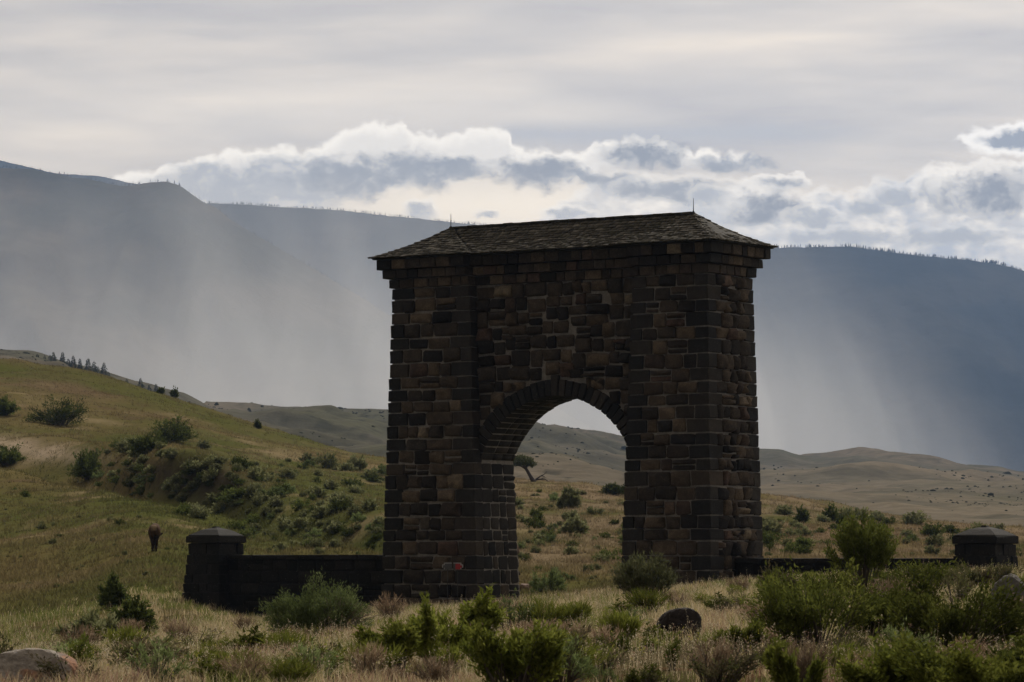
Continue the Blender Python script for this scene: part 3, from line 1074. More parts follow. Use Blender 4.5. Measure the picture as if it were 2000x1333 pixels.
def fill(P, n_of, ua, ub, rows, place, r, wlo=0.6, whi=1.25, gap=0.05, skip=None, split=0.09, bulge=(0.08, 0.22), ragged=0.10):
    """lay stones in rough courses on a face; P(u,z) gives the point, n_of(z) its outward normal"""
    for k in range(len(rows) - 1):
        za, zb = rows[k], rows[k + 1]
        zm = (za + zb) / 2
        a, b = ua(zm, k), ub(zm, k)
        spans = [(a, b)] if skip is None else skip(zm, a, b)
        for (s0, s1) in spans:
            L = s1 - s0
            if L < 0.16:
                continue
            cuts = [0.0]
            while cuts[-1] < L:
                cuts.append(cuts[-1] + r.uniform(wlo, whi))
            if len(cuts) > 2 and L - cuts[-2] < wlo * 0.5:
                cuts.pop()
                cuts[-1] = L
            kk = L / cuts[-1]
            cuts = [s0 + c * kk for c in cuts]
            for c0, c1 in zip(cuts[:-1], cuts[1:]):
                cells = [(za, zb)]
                if r.random() < split and zb - za > 0.42:
                    m = za + (zb - za) * r.uniform(0.4, 0.6)
                    cells = [(za, m), (m, zb)]
                for (ca, cb) in cells:
                    g = gap * r.uniform(0.6, 1.5)
                    w, h = (c1 - c0) - g, (cb - ca) - g * r.uniform(0.7, 1.2)
                    h *= 1 + r.uniform(-ragged, ragged)
                    if w < 0.08 or h < 0.08:
                        continue
                    um, zc = (c0 + c1) / 2, (ca + cb) / 2 + r.uniform(-ragged, ragged) * 0.3
                    p = P(um, zc)
                    du = (P(um + 0.05, zc) - P(um - 0.05, zc)).normalized()
                    up = (P(um, zc + 0.05) - P(um, zc - 0.05)).normalized()
                    nn = n_of(du, up)
                    tw = r.uniform(-0.03, 0.03)
                    du2 = du * math.cos(tw) + up * math.sin(tw)
                    up2 = up * math.cos(tw) - du * math.sin(tw)
                    place(face_matrix(p, du2, nn, w, h, r.uniform(*bulge), up2), w * h)


def build_arch():
    root = thing("stone_arch", "tall dark basalt stone arch with a shingled roof, standing between two low walls", "arch", ARCH_HEAD, -TH)
    r = CR
    # ---- mortar core
    bm = bmesh.new()

    def hexa(lo, hi):
        vs = [bm.verts.new(p) for p in lo + hi]
        for f in ((0, 1, 2, 3), (7, 6, 5, 4), (0, 4, 5, 1), (1, 5, 6, 2), (2, 6, 7, 3), (3, 7, 4, 0)):
            bm.faces.new([vs[i] for i in f])

    def pier(ua, ub, va, vb, z0, z1):
        hexa([(ua(z0), va(z0), z0), (ub(z0), va(z0), z0), (ub(z0), vb(z0), z0), (ua(z0), vb(z0), z0)],
             [(ua(z1), va(z1), z1), (ub(z1), va(z1), z1), (ub(z1), vb(z1), z1), (ua(z1), vb(z1), z1)])
    vb_of = lambda z: VL - inset(z)
    pier(lambda z: inset(z), lambda z: uli(z), lambda z: inset(z), lambda z: VBACK, 0, ZS)
    pier(lambda z: inset(z) + .003, lambda z: uli(z) - 0.6, lambda z: VBACK - 0.05, vb_of, 0, ZS - 0.002)
    pier(lambda z: uri(z), lambda z: UL - inset(z), lambda z: inset(z), lambda z: VBACK, 0, ZS)
    pier(lambda z: uri(z) + 0.6, lambda z: UL - inset(z) - .003, lambda z: VBACK - 0.05, vb_of, 0, ZS - 0.002)
    # corbelled head above the shaft
    pier(lambda z: 0.74, lambda z: UL - 0.74, lambda z: cwall(ZS) + 0.05, lambda z: VL - 0.74, ZS - 0.004, ZE)
    pier(lambda z: 0.73, lambda z: uli(ZS) + .02, lambda z: 0.73, lambda z: VL - 0.77, ZS - 0.006, ZE - 0.003)
    pier(lambda z: uri(ZS) - .02, lambda z: UL - 0.73, lambda z: 0.73, lambda z: VL - 0.77, ZS - 0.006, ZE - 0.003)
    # centre wall with the arch cut out: profile extruded from the front plane to the back plane
    N = 28
    phi0 = math.asin(ARC_A / ARC_R)
    arc = [(UC + ARC_R * math.sin(phi0 * (1 - 2 * i / N)), ARC_Z + ARC_R * math.cos(phi0 * (1 - 2 * i / N))) for i in range(N + 1)]
    zt = ZS - 0.001
    tops = [(uri(zt) + .15 + (uli(zt) - uri(zt) - .3) * i / N, zt) for i in range(N + 1)]
    arc = [(uri(ZSPR) + .15, ZSPR - 0.0)] + arc[1:-1] + [(uli(ZSPR) - .15, ZSPR)]
    fa = [bm.verts.new((u, cwall(z), z)) for u, z in arc]
    ft = [bm.verts.new((u, cwall(z), z)) for u, z in tops]
    ba = [bm.verts.new((u, VBACK - 0.002, z)) for u, z in arc]
    bt = [bm.verts.new((u, VBACK - 0.002, z)) for u, z in tops]
    for i in range(N):
        bm.faces.new((fa[i], fa[i + 1], ft[i + 1], ft[i]))
        bm.faces.new((ba[i + 1], ba[i], bt[i], bt[i + 1]))
        bm.faces.new((fa[i + 1], fa[i], ba[i], ba[i + 1]))
        bm.faces.new((ft[i], ft[i + 1], bt[i + 1], bt[i]))
    for i in (0, N):
        bm.faces.new((fa[i], ft[i], bt[i], ba[i]))
    bmesh.ops.recalc_face_normals(bm, faces=bm.faces)
    bm_obj("mortar", bm, M_MORTAR, root)

    # ---- quoins: squared dark blocks up every corner
    rows = courses(0.0, ZS, 0.47, 0.62, r)
    nq = [0]

    def quoin(u0, u1, v0, v1, z0, z1):
        M = Matrix.Translation(((u0 + u1) / 2, (v0 + v1) / 2, (z0 + z1) / 2)) @ Matrix.Diagonal((u1 - u0, v1 - v0, z1 - z0 - 0.045, 1))
        put("quoin", QBM[nq[0] % len(QBM)], root, M=M)
        nq[0] += 1
    ql = {}
    for k in range(len(rows) - 1):
        z0, z1 = rows[k], rows[k + 1]
        zm = (z0 + z1) / 2
        long_ = 0.95 if k % 2 else 0.55
        short = 0.55 if k % 2 else 0.95
        j = lambda: r.uniform(-0.1, 0.1)
        p = 0.08
        ql[k] = (long_ + j(), short + j(), long_ + j(), short + j())
        i = inset(zm)
        quoin(i - p, i + ql[k][0], i - p, i + short, z0, z1)                                    # front left
        quoin(UL - i - ql[k][1], UL - i + p, i - p, i + short, z0, z1)                           # front right
        quoin(UL - i - 0.6, UL - i + p - .01, VL - i - long_ * .8, VL - i + p, z0, z1)           # back right
        quoin(i - p, i + 0.7, VL - i - short * .8, VL - i + p, z0, z1)                           # back left
        quoin(uli(zm) - ql[k][2], uli(zm) + p * .8, i - p, cwall(zm) + 0.05, z0, z1)             # left pier, inner
        quoin(uri(zm) - p * .8, uri(zm) + ql[k][3], i - p, cwall(zm) + 0.05, z0, z1)             # right pier, inner

    # ---- rubble facing
    cand = []
    add = lambda M, area: cand.append((area, M))
    fr = lambda zz: [zz[0]] + [q for q in zz[1:]]
    n_front = lambda du, up: up.cross(du).normalized() * 1.0
    n_front = lambda du, up: du.cross(up).normalized()          # du=+u, up=+z  ->  -v

    rows2 = rows
    fill(lambda u, z: Vector((u, inset(z), z)), n_front, lambda z, k: inset(z) + ql[k][0] + .02, lambda z, k: uli(z) - ql[k][2] - .02, rows2, add, r)
    fill(lambda u, z: Vector((u, inset(z), z)), n_front, lambda z, k: uri(z) + ql[k][3] + .02, lambda z, k: UL - inset(z) - ql[k][1] - .02, rows2, add, r)

    def ring_skip(z, a, b):
        R = ARC_R + RING + 0.02
        dz = z - ARC_Z
        if dz >= R + 0.12:
            return [(a, b)]
        hw = math.sqrt(max(0.0, R * R - dz * dz)) if dz < R else 0.0
        hw = max(hw, 0.3)
        return [(a, UC - hw), (UC + hw, b)]
    zc0 = ZSPR - 0.3
    strips = [0.0, 1.5, 3.1, 4.5, 6.0, 7.4]
    for q in range(5):
        rows3 = courses(zc0 - r.uniform(0, .3), ZS, 0.40, 0.72, r)

        def lo(z, k, q=q):
            return uli(z) + .08 + ((uri(z) - uli(z) - .16) * strips[q] / 7.4) + (wobs[q][k] if q else 0)

        def hi(z, k, q=q):
            return uli(z) + .08 + ((uri(z) - uli(z) - .16) * strips[q + 1] / 7.4) + (wobs[q + 1][k] if q < 4 else 0)
        wobs = [[random.Random(int(zz * 3) * 7 + e).uniform(-.25, .25) for zz in rows3] for e in range(6)]
        fill(lambda u, z: Vector((u, cwall(z), z)), n_front, lo, hi, rows3, add, r, wlo=0.5, whi=1.15, skip=ring_skip, bulge=(0.10, 0.30), ragged=0.15, split=0.16)
    # right end, seen at a slant
    fill(lambda v, z: Vector((UL - inset(z), v, z)), n_front, lambda z, k: inset(z) + (0.55 if k % 2 else 0.95) + .02, lambda z, k: VL - inset(z) - (.76 if k % 2 else .45), rows2, add, r, wlo=0.4, whi=0.8, bulge=(0.12, 0.26))
    n_main = len(cand)
    # jamb of the passage under the springing
    jamb = []
    rj = [q for q in rows2 if q < ZSPR + 0.3]
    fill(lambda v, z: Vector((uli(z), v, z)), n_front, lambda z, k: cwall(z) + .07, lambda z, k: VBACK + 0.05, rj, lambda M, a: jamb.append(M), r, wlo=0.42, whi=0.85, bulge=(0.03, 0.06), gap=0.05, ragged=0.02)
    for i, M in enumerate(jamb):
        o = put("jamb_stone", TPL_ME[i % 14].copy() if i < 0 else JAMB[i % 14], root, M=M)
    # largest 300 stones as pieces, the small rest and the far sides joined
    order = sorted(range(n_main), key=lambda q: -cand[q][0])
    keep = set(order[:300])
    J = Joined()
    for i, (a, M) in enumerate(cand):
        if i in keep:
            put("stone", TPL_ME[r.randrange(14)], root, M=M)
        else:
            J.add(M, TPL[r.randrange(14)])
    rest = lambda M, a: J.add(M, TPL[r.randrange(14)])
    n_left = lambda du, up: up.cross(du).normalized()
    fill(lambda v, z: Vector((inset(z), v, z)), n_left, lambda z, k: inset(z) + 0.9, lambda z, k: VL - inset(z) - .7, rows2, rest, r)
    fill(lambda u, z: Vector((u, VL - inset(z), z)), n_left, lambda z, k: inset(z) + .75, lambda z, k: uli(z) - .6, rows2, rest, r, whi=1.3)
    fill(lambda u, z: Vector((u, VL - inset(z), z)), n_left, lambda z, k: uri(z) + .6, lambda z, k: UL - inset(z) - .65, rows2, rest, r, whi=1.3)
    fill(lambda v, z: Vector((uri(z), v, z)), n_left, lambda z, k: cwall(z) + .07, lambda z, k: VBACK, rj, rest, r, bulge=(0.03, 0.06))
    back_rows = courses(ZSPR + 3.1, ZS, 0.45, 0.6, r)
    fill(lambda u, z: Vector((u, VBACK, z)), n_left, lambda z, k: uli(z) - .5, lambda z, k: uri(z) + .5, back_rows, rest, r)

    # ---- corbel courses under the eaves
    zc = [ZS, ZS + 0.40, ZS + 0.79, ZE]
    outs = [0.50, 0.30, 0.10]
    nc = [0]

    def corbel(u0, u1, v0, v1, z0, z1, dark=False):
        M = Matrix.Translation(((u0 + u1) / 2, (v0 + v1) / 2, (z0 + z1) / 2)) @ Matrix.Diagonal((u1 - u0, v1 - v0, z1 - z0 - 0.035, 1))
        put("corbel_stone", (QBM if dark else CORB)[nc[0] % 8], root, M=M)
        nc[0] += 1
    for k in range(3):
        o = outs[k]
        z0, z1 = zc[k], zc[k + 1]
        for (a, b, v0, dv) in ((o, uli(ZS) + 0.1, o, 0.9), (uli(ZS) + 0.12, uri(ZS) - .12, o + 0.46, 0.7), (uri(ZS) - .1, UL - o, o, 0.9)):
            u = a
            while u < b - 0.02:
                w = r.uniform(0.42, 0.85)
                if b - (u + w) < 0.3:
                    w = b - u
                corner = (u < o + 0.01) or (u + w > UL - o - 0.01)
                corbel(u + .02, u + w - .02, v0 + r.uniform(-.03, .03), v0 + dv, z0, z1, corner)
                u += w
        v = o + 0.92
        while v < VL - o - 0.05:
            w = r.uniform(0.4, 0.75)
            if VL - o - (v + w) < 0.3:
                w = VL - o - v
            corbel(UL - o - 0.8, UL - o + r.uniform(-.03, .03), v + .02, v + w - .02, z0, z1, v + w > VL - o - 0.01)
            corbel(o + r.uniform(-.03, .03), o + 0.8, v + .02, v + w - .02, z0, z1, True)
            v += w

    # ---- voussoirs round the front of the arch, soffit blocks behind them
    nv = 31
    phi1 = phi0 + 0.015
    JS = Joined()
    for i in range(nv):
        a0 = phi1 - 2 * phi1 * i / nv
        a1 = phi1 - 2 * phi1 * (i + 1) / nv
        key = i == nv // 2

        def wedge(aa, ab, ra, rb, va, vb):
            g = 0.03
            P = []
            for v in (va, vb):
                for (rr, an, s) in ((ra, aa, -1), (ra, ab, 1), (rb, ab, 1), (rb, aa, -1)):
                    an = an + s * g / rr
                    P.append((UC + rr * math.sin(an), v, ARC_Z + rr * math.cos(an)))
            return P
        b = bmesh.new()
        vv0 = cwall(ZSPR + 1.5) - (0.20 if key else 0.14 + r.uniform(-.03, .03))
        P = wedge(a0, a1, ARC_R - 0.03, ARC_R + (RING + 0.2 if key else RING + r.uniform(-.03, .03)), vv0, vv0 + 0.9)
        vs = [b.verts.new(p) for p in P]
        for f in ((0, 1, 2, 3), (7, 6, 5, 4), (0, 4, 5, 1), (1, 5, 6, 2), (2, 6, 7, 3), (3, 7, 4, 0)):
            b.faces.new([vs[q] for q in f])
        bmesh.ops.recalc_face_normals(b, faces=b.faces)
        bmesh.ops.bevel(b, geom=list(b.edges), offset=0.025, segments=1, affect='EDGES')
        for q in b.verts:
            q.co += Vector((r.uniform(-.012, .012), r.uniform(-.02, .02), r.uniform(-.012, .012)))
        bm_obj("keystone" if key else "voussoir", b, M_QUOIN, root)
        v = vv0 + 0.95
        while v < VBACK - 0.1:
            w = min(r.uniform(0.5, 0.9), VBACK + 0.03 - v)
            P = wedge(a0, a1, ARC_R - 0.02 + r.uniform(-.015, .015), ARC_R + 0.25, v, v + w - 0.04)
            JS.add(Matrix.Identity(4), (np.array(P), np.array([(0, 1, 2, 3), (7, 6, 5, 4), (0, 4, 5, 1), (1, 5, 6, 2), (2, 6, 7, 3), (3, 7, 4, 0)]), np.zeros((0, 3), int)))
            v += w
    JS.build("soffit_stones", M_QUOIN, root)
    J.build("stonework", M_STONE, root)

    # ---- roof: a long ridge between two pyramid ends, laid in courses of split shingles
    z0 = ZE + 0.10

    def prof(m):
        return 0.43 * m + 0.5 * max(0, m - 0.8) * 0.22 + 0.5 * max(0, m - 1.6) * 0.28

    def hgt(u, v):
        h = 0.0
        md = min(v - 0.4, VL - 0.4 - v, 99) * 1.2
        if 0.4 <= v <= VL - 0.4:
            h = max(h, prof(min(md, u + .2, UL - u + .2)))
        for a, b_ in ((0.0, 4.95), (UL - 4.75, UL)):
            if a <= u <= b_:
                h = max(h, prof(min(u - a, b_ - u, v, VL - v)))
        return h
    PU = [0, 0.4, 0.8, 1.2, 1.6, 2.0, 2.4, 2.5, 2.9, 3.3, 3.7, 4.1, 4.5, 4.95]
    us = sorted(set(PU + [UL - 4.75 + q * 4.75 / 4.8 for q in PU if q < 4.8] + [UL] + list(np.linspace(5.3, UL - 5.1, 14))))
    vs_ = sorted(set([0, 0.4, 0.8, 1.2, 1.6, 2.0, 2.4, 2.8, 3.2, 3.6, 4.0, 4.4, 4.8]))
    nu, nvv = len(us), len(vs_)
    core = np.array([(u, v, z0 + hgt(u, v) - 0.06) for v in vs_ for u in us])
    inside = lambda u, v: (0.39 <= v <= VL - 0.39) or u <= 4.96 or u >= UL - 4.76
    fs = []
    for jv in range(nvv - 1):
        for iu in range(nu - 1):
            if inside((us[iu] + us[iu + 1]) / 2, (vs_[jv] + vs_[jv + 1]) / 2):
                fs.append((jv * nu + iu, jv * nu + iu + 1, (jv + 1) * nu + iu + 1, (jv + 1) * nu + iu))
    fs = np.array(fs)
    roof = mk("roof", core, [fs], M_ROOFCORE, root, smooth=False)
    bmr = bmesh.new()
    bmr.from_mesh(roof.data)
    ext = bmesh.ops.extrude_face_region(bmr, geom=list(bmr.faces))
    for e in ext['geom']:
        if isinstance(e, bmesh.types.BMVert):
            e.co.z = ZE
    bmesh.ops.recalc_face_normals(bmr, faces=bmr.faces)
    bmr.to_mesh(roof.data)
    bmr.free()
    SH = Joined()

    def slab(p0, p1, p2, p3, th):
        """p0,p1 lower edge, p2,p3 upper edge; thickness at the lower edge"""
        n = (p1 - p0).cross(p3 - p0).normalized()
        lo = [p0 + n * 0.0, p1 + n * 0.0, p2 - n * 0.02, p3 - n * 0.02]
        hi = [p0 + n * th, p1 + n * th, p2 + n * 0.015, p3 + n * 0.015]
        SH.add(Matrix.Identity(4), (np.array([tuple(q) for q in lo + hi]), np.array([(3, 2, 1, 0), (4, 5, 6, 7), (0, 1, 5, 4), (1, 2, 6, 5), (2, 3, 7, 6), (3, 0, 4, 7)]), np.zeros((0, 3), int)))

    def plane(P, a_of, b_of, M, step=0.2):
        """P(s,m) point at m in from the eave; s runs a_of(m)..b_of(m)"""
        m = -0.12
        k = 0
        while m < M - 0.01:
            m1 = min(m + step, M)
            a, b_ = a_of(max(m, 0)) - (0.12 if m < 0 else 0), b_of(max(m, 0)) + (0.12 if m < 0 else 0)
            a1, b1 = a_of(m1), b_of(m1)
            s = a - r.random() * 0.15
            while s < b_:
                w = r.uniform(0.14, 0.36)
                s0, s1 = max(s, a), min(s + w - 0.012, b_)
                if s1 - s0 > 0.03:
                    jj = r.uniform(-.035, .035)
                    c0, c1 = min(max(s0, a1), b1), min(max(s1, a1), b1)
                    p0, p1, p2, p3 = P(s0, m + jj), P(s1, m + jj + r.uniform(-.015, .015)), P(c1, m1 + 0.05), P(c0, m1 + 0.05)
                    if c1 - c0 < 0.004:
                        p2 = P(c1 + 0.004, m1 + 0.05)
                    slab(p0, p1, p2, p3, r.uniform(0.03, 0.075))
                s += w
            m = m1
            k += 1
    pm = lambda m: z0 + (prof(m) if m >= 0 else 0.35 * m)
    for a, b_ in ((0.0, 4.95), (UL - 4.75, UL)):
        M_ = min((b_ - a) / 2, VL / 2) - 0.02
        plane(lambda s, m: Vector((s, m, pm(m))), lambda m: a + m, lambda m: b_ - m, M_)                       # front
        plane(lambda s, m: Vector((b_ - s, VL - m, pm(m))), lambda m: m, lambda m: b_ - a - m, M_)             # back
        if a == 0.0:
            plane(lambda s, m: Vector((m, VL - s, pm(m))), lambda m: m, lambda m: VL - m, M_)                  # left end
            plane(lambda s, m: Vector((b_ - m, s, pm(m))), lambda m: m, lambda m: 0.5 + m / 1.2, M_)           # inner sliver
            plane(lambda s, m: Vector((b_ - m, VL - s, pm(m))), lambda m: m, lambda m: 0.5 + m / 1.2, 0.01)
        else:
            plane(lambda s, m: Vector((b_ - m, s, pm(m))), lambda m: m, lambda m: VL - m, M_)                  # right end
            plane(lambda s, m: Vector((a + m, 0.5 + m / 1.2 - s, pm(m))), lambda m: 0.0, lambda m: max(0.02, 0.5 + m / 1.2 - m), M_)
    ua = lambda m: 4.95 - m
    ub = lambda m: UL - 4.75 + m
    plane(lambda s, m: Vector((s, 0.4 + m / 1.2, pm(m))), ua, ub, 2.38)
    plane(lambda s, m: Vector((UL - s, VL - 0.4 - m / 1.2, pm(m))), lambda m: UL - ub(m), lambda m: UL - ua(m), 2.38)
    o = SH.build("shingles", M_SHINGLE, roof)
    # ridge capping
    cap = bmesh.new()
    for i in range(26):
        u = 2.45 + (UL - 4.85) * i / 26
        du = (UL - 4.85) / 26 - 0.02
        mtx = Matrix.Translation((u + du / 2, VL / 2, pm(2.4) + 0.02 + r.uniform(-.012, .012))) @ Matrix.Rotation(r.uniform(-.02, .02), 4, 'Y') @ Matrix.Diagonal((du, 0.34, 0.07, 1))
        bmesh.ops.create_cube(cap, size=1.0, matrix=mtx)
    kind(bm_obj("ridge_capping", cap, M_SHINGLE, roof), 'stuff')
    for u in (2.42, UL - 2.40):
        b = bmesh.new()
        bmesh.ops.create_cone(b, cap_ends=True, segments=8, radius1=0.022, radius2=0.010, depth=0.62, matrix=Matrix.Translation((0, 0, 0.31)))
        bmesh.ops.create_cone(b, cap_ends=True, segments=8, radius1=0.07, radius2=0.03, depth=0.10, matrix=Matrix.Translation((0, 0, 0.05)))
        rod = bm_obj("lightning_rod", b, M_ROD, roof)
        rod.location = (u, VL / 2, pm(2.4) + 0.0)
    return root


JAMB = []
for _V, _q, _t in TPL:
    JAMB.append(mk("jamb_stone", _V, [_q, _t], M_QUOIN, smooth=False, link=False))
CORB = []
for _i in range(8):
    _me = QBM[_i].copy()
    _me.name = "corbel_stone"
    _me.materials.clear()
    _me.materials.append(M_STONE)
    CORB.append(_me)
build_arch()


# ------------------------------------------------------------------ wing walls and their end pillars
def wall_line(u, v, z=0.0):
    p = E0 + UV * u + VV * v
    return Vector((p.x, p.y, z))


def stone_wall(label, u0, u1, ztop, zbot, rows_h):
    root = thing("stone_wall", label, "wall", wall_line(u0, 2.0, EYE), -TH, "low stone walls beside the arch")
    L, r = u1 - u0, random.Random(int(u0 * 10) + 3)
    bm = bmesh.new()
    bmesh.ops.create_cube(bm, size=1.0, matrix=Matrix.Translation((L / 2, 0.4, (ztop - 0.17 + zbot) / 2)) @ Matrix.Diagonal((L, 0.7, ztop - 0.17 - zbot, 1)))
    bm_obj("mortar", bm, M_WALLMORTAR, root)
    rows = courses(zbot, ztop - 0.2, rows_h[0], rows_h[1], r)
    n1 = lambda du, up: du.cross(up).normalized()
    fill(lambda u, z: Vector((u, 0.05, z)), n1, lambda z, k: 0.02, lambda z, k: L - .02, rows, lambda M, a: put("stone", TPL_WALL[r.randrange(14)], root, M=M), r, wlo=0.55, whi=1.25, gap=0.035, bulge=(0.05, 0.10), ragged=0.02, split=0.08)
    u = 0.0
    while u < L - 0.05:
        w = r.uniform(0.9, 1.5)
        if L - (u + w) < 0.6:
            w = L - u
        M = Matrix.Translation((u + w / 2, 0.4, ztop - 0.09)) @ Matrix.Rotation(r.uniform(-.006, .006), 4, 'Y') @ Matrix.Diagonal((w - 0.025, 0.98, 0.19, 1))
        put("coping_stone", QWALL[r.randrange(6)], root, M=M)
        u += w


def stone_pillar(label, uc, vc, ztop_body, z_apex, zbot, wt, batter, capw):
    root = thing("stone_pillar", label, "pillar", wall_line(uc, vc, EYE), -TH, "capped stone pillars ending the walls")
    r = random.Random(int(uc * 7) + 50)
    H = ztop_body - zbot
    hw = lambda z: wt / 2 + batter * (ztop_body - z) / H
    bm = bmesh.new()
    vs = [bm.verts.new((sx * hw(z) * .98, sy * hw(z) * .98, z)) for z in (zbot, ztop_body) for sx, sy in ((-1, -1), (1, -1), (1, 1), (-1, 1))]
    for f in ((3, 2, 1, 0), (4, 5, 6, 7), (0, 1, 5, 4), (1, 2, 6, 5), (2, 3, 7, 6), (3, 0, 4, 7)):
        bm.faces.new([vs[i] for i in f])
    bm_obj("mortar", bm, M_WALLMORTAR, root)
    rows = courses(zbot, ztop_body, 0.36, 0.5, r)
    for k in range(len(rows) - 1):
        z0, z1 = rows[k], rows[k + 1]
        h = hw((z0 + z1) / 2) + 0.05
        a = 0.7 if k % 2 else 0.45
        for sx, sy in ((-1, -1), (1, -1), (1, 1), (-1, 1)):
            wx, wy = (a, 1.15 - a) if sx * sy < 0 else (1.15 - a, a)
            M = Matrix.Translation((sx * (h - wx / 2), sy * (h - wy / 2), (z0 + z1) / 2)) @ Matrix.Diagonal((wx, wy, z1 - z0 - 0.03, 1))
            put("quoin", QWALL[r.randrange(6)], root, M=M)
        for s_, ax in ((-1, 0), (1, 1), (1, 0)):
            w = 2 * h - 1.15 - 0.05
            n = max(1, round(w / 0.55))
            for q in range(n):
                c = -w / 2 + w * (q + .5) / n + ((a - .575) if ax == 0 else -(a - .575)) * s_ * -1
                M = Matrix.Translation((c, s_ * (h - .16), (z0 + z1) / 2) if ax == 0 else (s_ * (h - .16), c, (z0 + z1) / 2)) @ \
                    Matrix.Diagonal((w / n - .03, 0.3, z1 - z0 - 0.03, 1) if ax == 0 else (0.3, w / n - .03, z1 - z0 - 0.03, 1))
                put("stone", QWALL[r.randrange(6)], root, M=M)
    # cap: a thick dressed slab and a low four-sided top with a small finial block
    b = bmesh.new()
    bmesh.ops.create_cube(b, size=1.0, matrix=Matrix.Translation((0, 0, ztop_body + 0.15)) @ Matrix.Diagonal((capw, capw, 0.30, 1)))
    bmesh.ops.bevel(b, geom=list(b.edges), offset=0.03, segments=2, affect='EDGES')
    for v in b.verts:
        v.co += Vector((r.uniform(-.02, .02), r.uniform(-.02, .02), r.uniform(-.012, .012)))
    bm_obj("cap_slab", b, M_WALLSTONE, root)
    b = bmesh.new()
    z0 = ztop_body + 0.30
    prev = None
    for (h, z) in ((capw / 2 - 0.06, z0), (capw / 2 - 0.10, z0 + 0.05), (capw * .25, z0 + (z_apex - z0) * .62), (0.14, z_apex - .06), (0.10, z_apex)):
        ring = [b.verts.new((sx * h + r.uniform(-.015, .015), sy * h + r.uniform(-.015, .015), z)) for sx, sy in ((-1, -1), (1, -1), (1, 1), (-1, 1))]
        if prev:
            for i in range(4):
                b.faces.new((prev[i], prev[(i + 1) % 4], ring[(i + 1) % 4], ring[i]))
        else:
            b.faces.new(ring[::-1])
        prev = ring
    b.faces.new(prev)
    bm_obj("cap_top", b, M_WALLSTONE, root)


stone_wall("long low stone wall running from the arch to the pillar near the grazing elk", -9.5, 0.22, 0.08, -3.6, (0.42, 0.58))
stone_wall("low stone wall mostly hidden by green bushes, joining the arch to the half hidden pillar", UL - 0.22, 27.1, -0.06, -1.6, (0.42, 0.58))
stone_pillar("battered stone pillar with a pyramid cap at the end of the longer visible wall", -10.4, 2.3, 0.62, 1.36, -3.4, 1.62, 0.36, 1.92)
stone_pillar("stone pillar with a low pyramid cap, half hidden behind green bushes", 28.0, 2.3, 0.50, 1.22, -2.2, 1.62, 0.28, 1.92)


# ------------------------------------------------------------------ bushes
def leaf_cards(P, D, L, W, rng):
    """thin diamond leaves: root P, direction D, length L, width W"""
    n = len(P)
    D = D / np.linalg.norm(D, axis=1, keepdims=True)
    S = np.cross(D, rng.normal(size=(n, 3)))
    S /= np.linalg.norm(S, axis=1, keepdims=True) + 1e-9
    mid = P + D * (L * 0.5)[:, None]
    V = np.stack([P, mid + S * (W * .5)[:, None], P + D * L[:, None], mid - S * (W * .5)[:, None]], 1)
    i = np.arange(n) * 4
    return V.reshape(-1, 3), np.stack([i, i + 1, i + 2, i + 3], 1)


def tubes(paths, radii, sides=3):
    V, Q, n = [], [], 0
    ang = np.linspace(0, 2 * np.pi, sides, endpoint=False)
    for p, r in zip(paths, radii):
        p = np.asarray(p)
        t = np.gradient(p, axis=0)
        t /= np.linalg.norm(t, axis=1, keepdims=True) + 1e-9
        ref = np.array([0.3, 0.9, 0.1])
        a = np.cross(t, ref); a /= np.linalg.norm(a, axis=1, keepdims=True) + 1e-9
        b = np.cross(t, a)
        ring = p[:, None, :] + (a[:, None, :] * np.cos(ang)[None, :, None] + b[:, None, :] * np.sin(ang)[None, :, None]) * np.asarray(r)[:, None, None]
        k = len(p)
        V.append(ring.reshape(-1, 3))
        for j in range(k - 1):
            for s in range(sides):
                Q.append((n + j * sides + s, n + j * sides + (s + 1) % sides, n + (j + 1) * sides + (s + 1) % sides, n + (j + 1) * sides + s))
        n += k * sides
    return np.concatenate(V), np.array(Q)


